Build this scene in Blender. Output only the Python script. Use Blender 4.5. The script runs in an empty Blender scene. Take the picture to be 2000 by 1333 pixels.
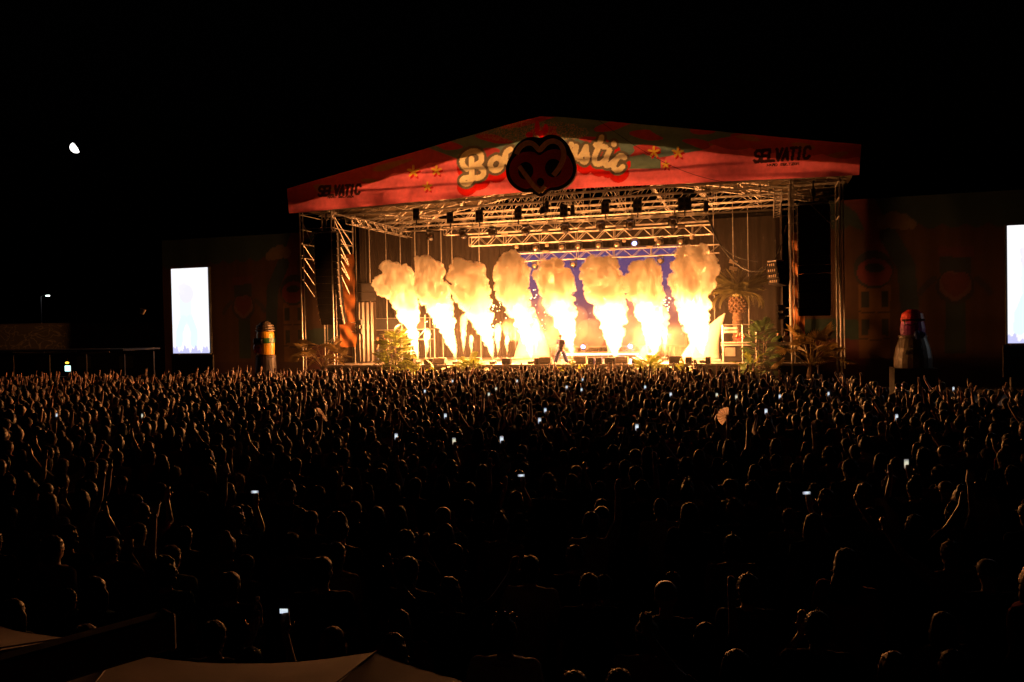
import bpy, bmesh, math, random
import numpy as np
from mathutils import Vector, Matrix, noise

random.seed(7); np.random.seed(7)
sc = bpy.context.scene
COL = sc.collection
R = math.radians

# ------------------------------------------------------------------ camera
F, CX, CY, CAMZ = 1600.0, 1000.0, 666.5, 3.85
HOR = 636.0
PITCH = math.atan((CY - HOR) / F)
ROLL = -0.019
cam = bpy.data.cameras.new('camera'); camo = bpy.data.objects.new('camera', cam); COL.objects.link(camo)
cam.sensor_width = 36; cam.lens = 36 * F / 2000; cam.clip_end = 3000; cam.clip_start = 0.05
camo.matrix_world = Matrix.Translation((0, 0, CAMZ)) @ Matrix.Rotation(math.pi/2 - PITCH, 4, 'X') @ Matrix.Rotation(ROLL, 4, 'Z')
sc.camera = camo
CAMR = camo.matrix_world.to_3x3()

# ------------------------------------------------------------------ world: clear night sky
W = bpy.data.worlds.new('World'); sc.world = W; W.use_nodes = True
wn = W.node_tree; wn.nodes.clear()
sky = wn.nodes.new('ShaderNodeTexSky'); sky.sky_type = 'NISHITA'; sky.sun_disc = False
sky.sun_elevation = R(-4); sky.sun_rotation = R(200)
bg = wn.nodes.new('ShaderNodeBackground'); bg.inputs[1].default_value = 0.004
wo = wn.nodes.new('ShaderNodeOutputWorld')
wn.links.new(sky.outputs[0], bg.inputs[0]); wn.links.new(bg.outputs[0], wo.inputs[0])

sc.view_settings.view_transform = 'Standard'; sc.view_settings.look = 'None'
sc.view_settings.exposure = 1.0; sc.view_settings.gamma = 1.0
cy = sc.cycles
cy.max_bounces = 8; cy.diffuse_bounces = 2; cy.glossy_bounces = 2; cy.transmission_bounces = 4
cy.transparent_max_bounces = 12; cy.volume_bounces = 5
cy.sample_clamp_indirect = 3.0; cy.sample_clamp_direct = 0.0
cy.use_denoising = True
cy.caustics_reflective = False; cy.caustics_refractive = False
cy.volume_step_rate = 0.35; cy.volume_max_steps = 256

FLAME_W = 2950.0     # watts of one flame light

# ------------------------------------------------------------------ stage frame
YAW = math.atan2(-0.2997, 0.954)
SO = Vector((2.28, 48.4, 0.0))
UD = Vector((math.cos(YAW), math.sin(YAW), 0)); VD = Vector((-math.sin(YAW), math.cos(YAW), 0))
FLOOR = 1.5

def ray(px, py):
    return (CAMR @ Vector((px - CX, CY - py, -F))).normalized()
def S(px, py, v):
    """photo pixel on the plane at stage depth v -> (u, z)"""
    d = ray(px, py); o = Vector((0, 0, CAMZ))
    t = ((SO - o).dot(VD) + v) / d.dot(VD)
    p = o + d * t - SO
    return p.dot(UD), p.z
def atz(px, py, z):
    """photo pixel on the horizontal plane at height z -> world point"""
    d = ray(px, py); t = (z - CAMZ) / d.z
    return Vector((0, 0, CAMZ)) + d * t
def SW(u, v, z=0.0):
    return SO + UD * u + VD * v + Vector((0, 0, z))
def to_px(p):
    c = CAMR.transposed() @ (p - Vector((0, 0, CAMZ)))
    if c.z >= -0.01: return None
    return CX + F * c.x / -c.z, CY - F * c.y / -c.z, -c.z
def uv_of(p):
    q = p - SO
    return q.dot(UD), q.dot(VD)

# ------------------------------------------------------------------ materials
def nt(name):
    m = bpy.data.materials.new(name); m.use_nodes = True
    t = m.node_tree; t.nodes.clear()
    out = t.nodes.new('ShaderNodeOutputMaterial')
    return m, t, out
def mat(name, col, rough=0.6, metal=0.0, var=0.25, scale=6.0, bump=0.0, sheen=0.0, spec=0.5, stretch=None):
    m, t, out = nt(name)
    b = t.nodes.new('ShaderNodeBsdfPrincipled')
    tc = t.nodes.new('ShaderNodeTexCoord'); n = t.nodes.new('ShaderNodeTexNoise')
    n.inputs['Scale'].default_value = scale; n.inputs['Detail'].default_value = 5
    src = tc.outputs['Object']
    if stretch:
        mp = t.nodes.new('ShaderNodeMapping'); mp.inputs['Scale'].default_value = stretch
        t.links.new(src, mp.inputs[0]); src = mp.outputs[0]
    t.links.new(src, n.inputs['Vector'])
    mr = t.nodes.new('ShaderNodeMapRange')
    mr.inputs[1].default_value = 0.3; mr.inputs[2].default_value = 0.7
    mr.inputs[3].default_value = 1 - var; mr.inputs[4].default_value = 1 + var
    t.links.new(n.outputs[0], mr.inputs[0])
    mx = t.nodes.new('ShaderNodeMix'); mx.data_type = 'RGBA'; mx.blend_type = 'MULTIPLY'; mx.inputs[0].default_value = 1
    mx.inputs[6].default_value = (*col, 1); t.links.new(mr.outputs[0], mx.inputs[7])
    t.links.new(mx.outputs[2], b.inputs['Base Color'])
    b.inputs['Roughness'].default_value = rough; b.inputs['Metallic'].default_value = metal
    b.inputs['Specular IOR Level'].default_value = spec
    if sheen:
        b.inputs['Sheen Weight'].default_value = sheen; b.inputs['Sheen Roughness'].default_value = 0.4
    if bump:
        bp = t.nodes.new('ShaderNodeBump'); bp.inputs['Strength'].default_value = bump; bp.inputs['Distance'].default_value = 0.02
        t.links.new(n.outputs[0], bp.inputs['Height']); t.links.new(bp.outputs[0], b.inputs['Normal'])
    t.links.new(b.outputs[0], out.inputs[0])
    return m
def mat_emit(name, col, s):
    m, t, out = nt(name); e = t.nodes.new('ShaderNodeEmission')
    e.inputs[0].default_value = (*col, 1); e.inputs[1].default_value = s
    t.links.new(e.outputs[0], out.inputs[0]); return m
def mat_phone(name, col, s):
    m, t, out = nt(name); e = t.nodes.new('ShaderNodeEmission'); tc = t.nodes.new('ShaderNodeTexCoord'); sx = t.nodes.new('ShaderNodeSeparateXYZ')
    n = t.nodes.new('ShaderNodeTexNoise'); n.inputs['Scale'].default_value = 40; t.links.new(tc.outputs['Object'], n.inputs['Vector']); t.links.new(tc.outputs['Object'], sx.inputs[0])
    ad = t.nodes.new('ShaderNodeMath'); ad.operation = 'MULTIPLY_ADD'; ad.inputs[1].default_value = .06; t.links.new(n.outputs[0], ad.inputs[0]); t.links.new(sx.outputs[2], ad.inputs[2])
    mr = t.nodes.new('ShaderNodeMapRange'); mr.inputs[1].default_value = -.05; mr.inputs[2].default_value = .11; t.links.new(ad.outputs[0], mr.inputs[0])
    cr = t.nodes.new('ShaderNodeValToRGB'); c = cr.color_ramp; c.elements[0].position = 0; c.elements[0].color = (.12, .08, .06, 1); c.elements[1].position = 1; c.elements[1].color = (.08, .08, .14, 1)
    a = c.elements.new(.35); a.color = (*col, 1); a = c.elements.new(.6); a.color = (*[min(1, q*1.2) for q in col], 1)
    t.links.new(mr.outputs[0], cr.inputs[0]); t.links.new(cr.outputs[0], e.inputs[0]); e.inputs[1].default_value = s; t.links.new(e.outputs[0], out.inputs[0]); return m
def mat_attr_emit(name, s):
    m, t, out = nt(name); e = t.nodes.new('ShaderNodeEmission'); a = t.nodes.new('ShaderNodeAttribute'); a.attribute_name = 'Col'
    t.links.new(a.outputs['Color'], e.inputs[0]); e.inputs[1].default_value = s
    t.links.new(e.outputs[0], out.inputs[0]); return m
def mat_objcol(name, rough=0.8, sheen=0.0, var=0.25, scale=14.0, spec=0.5):
    m, t, out = nt(name); b = t.nodes.new('ShaderNodeBsdfPrincipled')
    oi = t.nodes.new('ShaderNodeObjectInfo'); n = t.nodes.new('ShaderNodeTexNoise'); n.inputs['Scale'].default_value = scale
    tc = t.nodes.new('ShaderNodeTexCoord'); t.links.new(tc.outputs['Object'], n.inputs['Vector'])
    mr = t.nodes.new('ShaderNodeMapRange'); mr.inputs[3].default_value = 1 - var; mr.inputs[4].default_value = 1 + var
    t.links.new(n.outputs[0], mr.inputs[0])
    mx = t.nodes.new('ShaderNodeMix'); mx.data_type = 'RGBA'; mx.blend_type = 'MULTIPLY'; mx.inputs[0].default_value = 1
    t.links.new(oi.outputs['Color'], mx.inputs[6]); t.links.new(mr.outputs[0], mx.inputs[7])
    t.links.new(mx.outputs[2], b.inputs['Base Color']); b.inputs['Roughness'].default_value = rough
    b.inputs['Sheen Weight'].default_value = sheen; b.inputs['Specular IOR Level'].default_value = spec
    t.links.new(b.outputs[0], out.inputs[0]); return m
def mat_attr(name, rough=0.8, translucent=0.0, weave=0.0, sheen=0.0):
    m, t, out = nt(name); a = t.nodes.new('ShaderNodeAttribute'); a.attribute_name = 'Col'
    col = a.outputs['Color']
    if weave:
        n = t.nodes.new('ShaderNodeTexNoise'); n.inputs['Scale'].default_value = 3.0; n.inputs['Detail'].default_value = 6
        tc = t.nodes.new('ShaderNodeTexCoord'); t.links.new(tc.outputs['Object'], n.inputs['Vector'])
        mr = t.nodes.new('ShaderNodeMapRange'); mr.inputs[3].default_value = 1 - weave; mr.inputs[4].default_value = 1 + weave
        t.links.new(n.outputs[0], mr.inputs[0])
        mx = t.nodes.new('ShaderNodeMix'); mx.data_type = 'RGBA'; mx.blend_type = 'MULTIPLY'; mx.inputs[0].default_value = 1
        t.links.new(col, mx.inputs[6]); t.links.new(mr.outputs[0], mx.inputs[7]); col = mx.outputs[2]
    b = t.nodes.new('ShaderNodeBsdfPrincipled'); t.links.new(col, b.inputs['Base Color']); b.inputs['Roughness'].default_value = rough
    b.inputs['Sheen Weight'].default_value = sheen
    sh = b.outputs[0]
    if translucent:
        tr = t.nodes.new('ShaderNodeBsdfTranslucent'); t.links.new(col, tr.inputs[0])
        mix = t.nodes.new('ShaderNodeMixShader'); mix.inputs[0].default_value = translucent
        t.links.new(b.outputs[0], mix.inputs[1]); t.links.new(tr.outputs[0], mix.inputs[2]); sh = mix.outputs[0]
    t.links.new(sh, out.inputs[0]); return m
def mat_leaf(name, col, trans=0.35):
    m, t, out = nt(name)
    n = t.nodes.new('ShaderNodeTexNoise'); n.inputs['Scale'].default_value = 3.0
    oi = t.nodes.new('ShaderNodeObjectInfo')
    cr = t.nodes.new('ShaderNodeMapRange'); cr.inputs[3].default_value = 0.6; cr.inputs[4].default_value = 1.5
    ad = t.nodes.new('ShaderNodeMath'); ad.operation = 'ADD'; t.links.new(n.outputs[0], ad.inputs[0]); t.links.new(oi.outputs['Random'], ad.inputs[1])
    hf = t.nodes.new('ShaderNodeMath'); hf.operation = 'MULTIPLY'; hf.inputs[1].default_value = 0.5
    t.links.new(ad.outputs[0], hf.inputs[0]); t.links.new(hf.outputs[0], cr.inputs[0])
    mx = t.nodes.new('ShaderNodeMix'); mx.data_type = 'RGBA'; mx.blend_type = 'MULTIPLY'; mx.inputs[0].default_value = 1
    mx.inputs[6].default_value = (*col, 1); t.links.new(cr.outputs[0], mx.inputs[7])
    b = t.nodes.new('ShaderNodeBsdfPrincipled'); b.inputs['Roughness'].default_value = 0.4; t.links.new(mx.outputs[2], b.inputs['Base Color'])
    tr = t.nodes.new('ShaderNodeBsdfTranslucent'); t.links.new(mx.outputs[2], tr.inputs[0])
    mix = t.nodes.new('ShaderNodeMixShader'); mix.inputs[0].default_value = trans
    t.links.new(b.outputs[0], mix.inputs[1]); t.links.new(tr.outputs[0], mix.inputs[2]); t.links.new(mix.outputs[0], out.inputs[0])
    return m

M = dict(
    ground=mat('ground_dirt', (0.06, 0.05, 0.045), 0.9, scale=0.8, bump=0.3),
    alu=mat('aluminium', (0.30, 0.285, 0.27), 0.45, 0.7, var=0.2, scale=4),
    steel=mat('steel_tube', (0.22, 0.21, 0.2), 0.5, 0.6, var=0.3, scale=5),
    black=mat('black_paint', (0.012, 0.012, 0.013), 0.5, var=0.3),
    grille=mat('black_grille', (0.006, 0.005, 0.005), 0.75, var=0.4, scale=60, spec=0.08),
    case=mat('flight_case', (0.018, 0.016, 0.015), 0.6, scale=12, spec=0.2),
    drape=mat('drape', (0.0085, 0.0058, 0.0045), 0.8, var=0.35, scale=1.2, stretch=(6, 6, 0.3), spec=0.12),
    satin=mat('satin_drape', (0.014, 0.009, 0.006), 0.33, var=0.3, scale=1.2, stretch=(6, 6, 0.3)),
    dim_drape=mat('dimmed_drape', (0.0042, 0.0028, 0.0022), 0.9, var=0.35, scale=1.2, stretch=(6, 6, 0.3), spec=0.06),  # darker copy of drape, dimness put into the colour beside the first flame
    floor=mat('stage_floor', (0.14, 0.125, 0.12), 0.35, var=0.3, scale=1.5),
    skirt=mat('stage_skirt', (0.016, 0.013, 0.012), 0.85),
    white=mat('white_paint', (0.34, 0.32, 0.31), 0.5, var=0.08),
    wedge=mat('wedge_case', (0.17, 0.135, 0.10), 0.55, var=0.15),
    red=mat('emblem_red', (0.5, 0.045, 0.05), 0.55, var=0.15),
    tan=mat('emblem_tan', (0.75, 0.52, 0.27), 0.55, var=0.15),
    eblack=mat('emblem_black', (0.010, 0.008, 0.009), 0.6),
    trunk=mat('palm_trunk', (0.07, 0.038, 0.02), 0.85, var=0.5, scale=9, bump=0.6),
    frond=mat_leaf('palm_leaflet', (0.16, 0.15, 0.06)),
    fan=mat_leaf('fan_leaflet', (0.16, 0.11, 0.035)),
    leaf=mat_leaf('glossy_leaf', (0.10, 0.13, 0.015)),
    leafg=mat_leaf('deep_green_leaf', (0.06, 0.12, 0.04)),
    orange=mat('orange_print', (0.30, 0.10, 0.02), 0.6, scale=2),
    metalgold=mat('bar_counter', (0.12, 0.09, 0.06), 0.5),
    dark=mat('dark_structure', (0.02, 0.017, 0.016), 0.8),
    beam=mat('awning_beam', (0.25, 0.2, 0.16), 0.6),
    canvas=mat('parasol_canvas', (0.15, 0.10, 0.08), 0.85, var=0.12, scale=5, bump=0.1),
    browncanvas=mat('brown_canvas', (0.05, 0.022, 0.015), 0.85, var=0.2, scale=3),
    glass=mat('lens_glass', (0.05, 0.05, 0.08), 0.1, var=0.1),
    skin=mat_objcol('skin', 0.5, 0.0, 0.12, 14, 0.35),
    cloth=mat_objcol('cloth', 0.9, 0.0, 0.25, 14, 0.1),
    hair=mat_objcol('hair', 0.55, 0.03, 0.5, 40, 0.1),
    shoe=mat('white_shoe', (.6, .58, .56), .5, var=.05),
    wire=mat('black_wire', (0.004, 0.004, 0.004), 1.0, spec=0.0),
    cup=mat('paper_cup', (0.6, 0.55, 0.5), 0.7, var=0.1),
    yellow=mat('yellow_vinyl', (0.62, 0.34, 0.02), 0.35, var=0.1),
    pink=mat('pink_vinyl', (0.26, 0.03, 0.26), 0.35, var=0.1),
    redv=mat('red_vinyl', (0.32, 0.02, 0.015), 0.35, var=0.1),
    greenv=mat('green_vinyl', (0.03, 0.15, 0.05), 0.35, var=0.1),
    bluev=mat('blue_vinyl', (0.03, 0.06, 0.3), 0.35, var=0.1),
    creamv=mat('cream_vinyl', (0.085, 0.065, 0.05), 0.4, var=0.12),
    greyv=mat('grey_vinyl', (0.06, 0.05, 0.06), 0.5, var=0.12),
)

# roof membrane: pale translucent tarpaulin
def mat_membrane():
    m, t, out = nt('roof_membrane')
    n = t.nodes.new('ShaderNodeTexNoise'); n.inputs['Scale'].default_value = 0.7; n.inputs['Detail'].default_value = 4
    cr = t.nodes.new('ShaderNodeValToRGB'); cr.color_ramp.elements[0].color = (0.06, 0.047, 0.034, 1); cr.color_ramp.elements[1].color = (0.11, 0.088, 0.065, 1)
    cr.color_ramp.elements[0].position = .35; cr.color_ramp.elements[1].position = .65
    t.links.new(n.outputs[0], cr.inputs[0])
    b = t.nodes.new('ShaderNodeBsdfDiffuse'); t.links.new(cr.outputs[0], b.inputs[0])
    tr = t.nodes.new('ShaderNodeBsdfTranslucent'); tr.inputs[0].default_value = (0.42, 0.31, 0.21, 1)
    mix = t.nodes.new('ShaderNodeMixShader'); mix.inputs[0].default_value = 0.35
    t.links.new(b.outputs[0], mix.inputs[1]); t.links.new(tr.outputs[0], mix.inputs[2]); t.links.new(mix.outputs[0], out.inputs[0])
    return m
M['membrane'] = mat_membrane()

# fire and smoke: one volume, hot at the nozzle and turning to smoke higher up
def mat_fire(name, zs=1.0, smoke=1.0):
    m, t, out = nt(name)
    L = t.links.new; N = t.nodes.new
    tc = N('ShaderNodeTexCoord'); sx = N('ShaderNodeSeparateXYZ'); L(tc.outputs['Object'], sx.inputs[0])
    n = N('ShaderNodeTexNoise'); n.inputs['Scale'].default_value = 1.0; n.inputs['Detail'].default_value = 4
    oi = N('ShaderNodeObjectInfo'); va = N('ShaderNodeVectorMath'); va.operation = 'ADD'
    sm_ = N('ShaderNodeVectorMath'); sm_.operation = 'MULTIPLY'; sm_.inputs[1].default_value = (1.3, 1.3, .55)
    L(tc.outputs['Object'], sm_.inputs[0]); L(sm_.outputs[0], va.inputs[0]); L(oi.outputs['Location'], va.inputs[1]); L(va.outputs[0], n.inputs['Vector'])
    a = N('ShaderNodeMath'); a.operation = 'MULTIPLY_ADD'; a.inputs[1].default_value = 5.0; a.inputs[2].default_value = -2.4
    L(n.outputs[0], a.inputs[0])
    ro = N('ShaderNodeMath'); ro.operation = 'MULTIPLY_ADD'; ro.inputs[1].default_value = 1.8; ro.inputs[2].default_value = -1.0
    L(oi.outputs['Random'], ro.inputs[0])
    zr = N('ShaderNodeMath'); zr.operation = 'ADD'; L(sx.outputs[2], zr.inputs[0]); L(ro.outputs[0], zr.inputs[1])
    z = N('ShaderNodeMath'); z.operation = 'ADD'; L(zr.outputs[0], z.inputs[0]); L(a.outputs[0], z.inputs[1])
    nz = N('ShaderNodeMapRange'); nz.inputs[1].default_value = 0; nz.inputs[2].default_value = 7.0 * zs
    L(z.outputs[0], nz.inputs[0])
    # emission strength
    e = N('ShaderNodeFloatCurve')
    c = e.mapping.curves[0]
    pts = [(0, 0.95), (0.24, 0.75), (0.38, 0.34), (0.51, 0.15), (0.68, 0.075), (1, 0.025)]
    c.points[0].location = pts[0]; c.points[1].location = pts[-1]
    for p in pts[1:-1]: c.points.new(*p)
    for p in c.points: p.handle_type = 'VECTOR'
    e.mapping.update(); L(nz.outputs[0], e.inputs[1])
    es = N('ShaderNodeMath'); es.operation = 'MULTIPLY'; es.inputs[1].default_value = 11.0; L(e.outputs[0], es.inputs[0])
    cr = N('ShaderNodeValToRGB'); r = cr.color_ramp
    r.elements[0].position = 0; r.elements[0].color = (1, 0.52, 0.16, 1)
    r.elements[1].position = 1; r.elements[1].color = (1, 0.38, 0.10, 1)
    x = r.elements.new(0.4); x.color = (1, 0.48, 0.13, 1)
    x = r.elements.new(0.62); x.color = (1, 0.41, 0.115, 1)
    L(nz.outputs[0], cr.inputs[0])
    z2 = N('ShaderNodeMath'); z2.operation = 'MULTIPLY_ADD'; z2.inputs[1].default_value = .35; L(a.outputs[0], z2.inputs[0]); L(sx.outputs[2], z2.inputs[2])
    nd = N('ShaderNodeMath'); nd.operation = 'DIVIDE'; nd.inputs[1].default_value = 7.0; L(z2.outputs[0], nd.inputs[0])
    d = N('ShaderNodeMapRange'); d.inputs[1].default_value = 0.26; d.inputs[2].default_value = 0.55
    d.inputs[3].default_value = 0.3; d.inputs[4].default_value = 9.0 * smoke; L(nd.outputs[0], d.inputs[0])
    v = N('ShaderNodeVolumePrincipled'); v.inputs['Color'].default_value = (0.93, 0.86, 0.78, 1)
    v.inputs['Anisotropy'].default_value = 0.1
    wn_ = N('ShaderNodeTexNoise'); wn_.inputs['Scale'].default_value = 2.6; wn_.inputs['Detail'].default_value = 4; L(va.outputs[0], wn_.inputs['Vector'])
    wr = N('ShaderNodeMapRange'); wr.inputs[1].default_value = .36; wr.inputs[2].default_value = .6; wr.inputs[3].default_value = .12; wr.inputs[4].default_value = 1.25; L(wn_.outputs[0], wr.inputs[0])
    dm = N('ShaderNodeMath'); dm.operation = 'MULTIPLY'; L(d.outputs[0], dm.inputs[0]); L(wr.outputs[0], dm.inputs[1])
    L(dm.outputs[0], v.inputs['Density']); L(es.outputs[0], v.inputs['Emission Strength']); L(cr.outputs[0], v.inputs['Emission Color'])
    L(v.outputs[0], out.inputs['Volume'])
    return m
M['fire'] = mat_fire('fire_and_smoke')
M['jet'] = mat_fire('fire_jet', 1.0, 0.1)
def mat_thin_smoke():
    m, t, out = nt('thin_smoke')
    v = t.nodes.new('ShaderNodeVolumePrincipled'); v.inputs['Color'].default_value = (0.95, 0.85, 0.72, 1)
    n = t.nodes.new('ShaderNodeTexNoise'); n.inputs['Scale'].default_value = 0.7; n.inputs['Detail'].default_value = 3
    tc = t.nodes.new('ShaderNodeTexCoord'); t.links.new(tc.outputs['Object'], n.inputs['Vector'])
    mr = t.nodes.new('ShaderNodeMapRange'); mr.inputs[1].default_value = .4; mr.inputs[2].default_value = .7
    mr.inputs[3].default_value = 0.01; mr.inputs[4].default_value = 0.13
    t.links.new(n.outputs[0], mr.inputs[0]); t.links.new(mr.outputs[0], v.inputs['Density'])
    t.links.new(v.outputs[0], out.inputs['Volume']); return m
M['haze'] = mat_thin_smoke()

# ------------------------------------------------------------------ mesh helpers
class MB:
    def __init__(s): s.v = []; s.f = []
    def add(s, vs, fs):
        o = len(s.v); s.v += [tuple(p) for p in vs]; s.f += [tuple(i + o for i in f) for f in fs]; return s
    def box(s, c, d, rot=None, bev=0.0):
        cx, cy_, cz = c; x, y, z = d[0]/2, d[1]/2, d[2]/2
        if bev:
            b = min(bev, x*.9, y*.9, z*.9); vs = []; fs = []
            idx = {}
            for sx in (-1, 1):
                for sy in (-1, 1):
                    for sz in (-1, 1):
                        idx[(sx, sy, sz)] = len(vs)
                        vs += [Vector((sx*x, sy*(y-b), sz*(z-b))), Vector((sx*(x-b), sy*y, sz*(z-b))), Vector((sx*(x-b), sy*(y-b), sz*z))]
            g = lambda a, bb, cc, k: idx[(a, bb, cc)] + k
            for q in (-1, 1):
                fs.append((g(q,-1,-1,0), g(q,1,-1,0), g(q,1,1,0), g(q,-1,1,0)))
                fs.append((g(-1,q,-1,1), g(1,q,-1,1), g(1,q,1,1), g(-1,q,1,1)))
                fs.append((g(-1,-1,q,2), g(1,-1,q,2), g(1,1,q,2), g(-1,1,q,2)))
                for w in (-1, 1):
                    fs.append((g(q,w,-1,0), g(q,w,1,0), g(q,w,1,1), g(q,w,-1,1)))
                    fs.append((g(q,-1,w,0), g(q,1,w,0), g(q,1,w,2), g(q,-1,w,2)))
                    fs.append((g(-1,q,w,1), g(1,q,w,1), g(1,q,w,2), g(-1,q,w,2)))
                    for k in (-1, 1): fs.append((g(q,w,k,0), g(q,w,k,1), g(q,w,k,2)))
        else:
            vs = [Vector((a*x, b*y, c_*z)) for a in (-1, 1) for b in (-1, 1) for c_ in (-1, 1)]
            fs = [(0,1,3,2), (4,6,7,5), (0,4,5,1), (2,3,7,6), (0,2,6,4), (1,5,7,3)]
        if rot is not None: vs = [rot @ p for p in vs]
        return s.add([(p[0]+cx, p[1]+cy_, p[2]+cz) for p in vs], fs)
    def tube(s, a, b, r, n=6, r2=None):
        a = Vector(a); b = Vector(b); d = (b - a)
        if d.length < 1e-6: return s
        d.normalize(); r2 = r if r2 is None else r2
        e = d.cross(Vector((0, 0, 1)) if abs(d.z) < .9 else Vector((1, 0, 0))).normalized(); g = d.cross(e)
        vs = []
        for p, q in ((a, r), (b, r2)):
            for i in range(n):
                t = 2*math.pi*i/n; vs.append(p + e*(q*math.cos(t)) + g*(q*math.sin(t)))
        fs = [(i, (i+1) % n, n+(i+1) % n, n+i) for i in range(n)] + [tuple(range(n-1, -1, -1)), tuple(range(n, 2*n))]
        return s.add(vs, fs)
    def path(s, pts, r, n=6):
        pts = [Vector(p) for p in pts]; rr = r if isinstance(r, (list, tuple)) else [r]*len(pts)
        vs = []; fs = []
        for k, p in enumerate(pts):
            d = (pts[min(k+1, len(pts)-1)] - pts[max(k-1, 0)]).normalized()
            e = d.cross(Vector((0, 0, 1)) if abs(d.z) < .9 else Vector((1, 0, 0))).normalized(); g = d.cross(e)
            for i in range(n):
                t = 2*math.pi*i/n; vs.append(p + e*(rr[k]*math.cos(t)) + g*(rr[k]*math.sin(t)))
        for k in range(len(pts)-1):
            for i in range(n): fs.append((k*n+i, k*n+(i+1) % n, (k+1)*n+(i+1) % n, (k+1)*n+i))
        fs += [tuple(range(n-1, -1, -1)), tuple(range((len(pts)-1)*n, len(pts)*n))]
        return s.add(vs, fs)
    def lathe(s, prof, n=16, c=(0, 0, 0), rot=None, sy=1.0):
        vs = []; fs = []
        for r, z in prof:
            for i in range(n):
                t = 2*math.pi*i/n; p = Vector((r*math.cos(t), r*math.sin(t)*sy, z))
                if rot is not None: p = rot @ p
                vs.append(p + Vector(c))
        for k in range(len(prof)-1):
            for i in range(n): fs.append((k*n+i, k*n+(i+1) % n, (k+1)*n+(i+1) % n, (k+1)*n+i))
        fs += [tuple(range(n-1, -1, -1)), tuple(range((len(prof)-1)*n, len(prof)*n))]
        return s.add(vs, fs)
    def ell(s, c, r, nu=10, nv=7, rot=None):
        prof = []
        vs = []; fs = []
        for j in range(nv+1):
            a = -math.pi/2 + math.pi*j/nv
            for i in range(nu):
                t = 2*math.pi*i/nu
                p = Vector((r[0]*math.cos(a)*math.cos(t), r[1]*math.cos(a)*math.sin(t), r[2]*math.sin(a)))
                if rot is not None: p = rot @ p
                vs.append(p + Vector(c))
        for j in range(nv):
            for i in range(nu): fs.append((j*nu+i, j*nu+(i+1) % nu, (j+1)*nu+(i+1) % nu, (j+1)*nu+i))
        return s.add(vs, fs)
    def prism(s, poly, y0, y1):
        """outline in x,z extruded along y"""
        n = len(poly)
        vs = [(p[0], y0, p[1]) for p in poly] + [(p[0], y1, p[1]) for p in poly]
        fs = [tuple(range(n)), tuple(range(2*n-1, n-1, -1))] + [(i, n+i, n+(i+1) % n, (i+1) % n) for i in range(n)]
        return s.add(vs, fs)
    def mesh(s, name='mesh', smooth=False):
        me = bpy.data.meshes.new(name); me.from_pydata(s.v, [], s.f)
        bm = bmesh.new(); bm.from_mesh(me); bmesh.ops.recalc_face_normals(bm, faces=bm.faces); bm.to_mesh(me); bm.free()
        if smooth: me.polygons.foreach_set('use_smooth', [True]*len(me.polygons))
        me.update(); return me

def obj(name, data, m=None, parent=None, loc=None, rot=None, kind=None):
    if isinstance(data, MB): data = data.mesh(name)
    o = bpy.data.objects.new(name, data); COL.objects.link(o)
    if m is not None and data is not None and len(data.materials) == 0: data.materials.append(m)
    if parent is not None: o.parent = parent
    if loc is not None: o.location = loc
    if rot is not None: o.rotation_euler = rot
    if kind: o['kind'] = kind
    return o
def tag(o, label, cat, group=None):
    o['label'] = label; o['category'] = cat
    if group: o['group'] = group
    return o
def thing(name, label, cat, loc=(0, 0, 0), rz=0.0, group=None):
    o = bpy.data.objects.new(name, None); COL.objects.link(o); o.empty_display_size = 0.2
    o.location = loc; o.rotation_euler = (0, 0, rz); return tag(o, label, cat, group)
def sthing(name, label, cat, u, v, z, rz=0.0, group=None):
    return thing(name, label, cat, SW(u, v, z), YAW + rz, group)
def dup(root, loc, rz, label=None, group=None):
    r = root.copy(); COL.objects.link(r); r.location = loc; r.rotation_euler = (0, 0, rz)
    if label: r['label'] = label
    if group: r['group'] = group
    for ch in list(root.children):
        c = ch.copy(); COL.objects.link(c); c.parent = r
        for g in ch.children:
            d = g.copy(); COL.objects.link(d); d.parent = c
    return r
def paint(me, cols):
    a = me.color_attributes.new('Col', 'FLOAT_COLOR', 'POINT')
    c = np.ones((len(me.vertices), 4), np.float32); c[:, :3] = cols; a.data.foreach_set('color', c.ravel())
def seg_dist(P, poly):
    """distance of points P (n,2) to a polyline"""
    d = np.full(len(P), 1e9); poly = np.array(poly, float)
    if len(poly) == 1: return np.hypot(*(P - poly[0]).T)
    for a, b in zip(poly[:-1], poly[1:]):
        ab = b - a; t = np.clip(((P - a) @ ab) / max(ab @ ab, 1e-9), 0, 1)
        d = np.minimum(d, np.hypot(*(P - (a + t[:, None]*ab)).T))
    return d
def in_poly(P, poly):
    poly = np.array(poly, float); ins = np.zeros(len(P), bool); j = len(poly) - 1
    for i in range(len(poly)):
        xi, yi = poly[i]; xj, yj = poly[j]
        c = ((yi > P[:, 1]) != (yj > P[:, 1])) & (P[:, 0] < (xj - xi)*(P[:, 1] - yi)/((yj - yi) or 1e-9) + xi)
        ins ^= c; j = i
    return ins
def smooth_poly(pts, it=2, closed=False):
    """Chaikin corner cutting"""
    for _ in range(it):
        q = []; n = len(pts)
        rng = range(n) if closed else range(n-1)
        if not closed: q.append(pts[0])
        for i in rng:
            a, b = pts[i], pts[(i+1) % n]
            q += [(a[0]*.75+b[0]*.25, a[1]*.75+b[1]*.25), (a[0]*.25+b[0]*.75, a[1]*.25+b[1]*.75)]
        if not closed: q.append(pts[-1])
        pts = q
    return pts
def wob(x, y=0.0, z=0.0, s=1.0):
    return noise.noise(Vector((x*s, y*s, z*s)))
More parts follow.
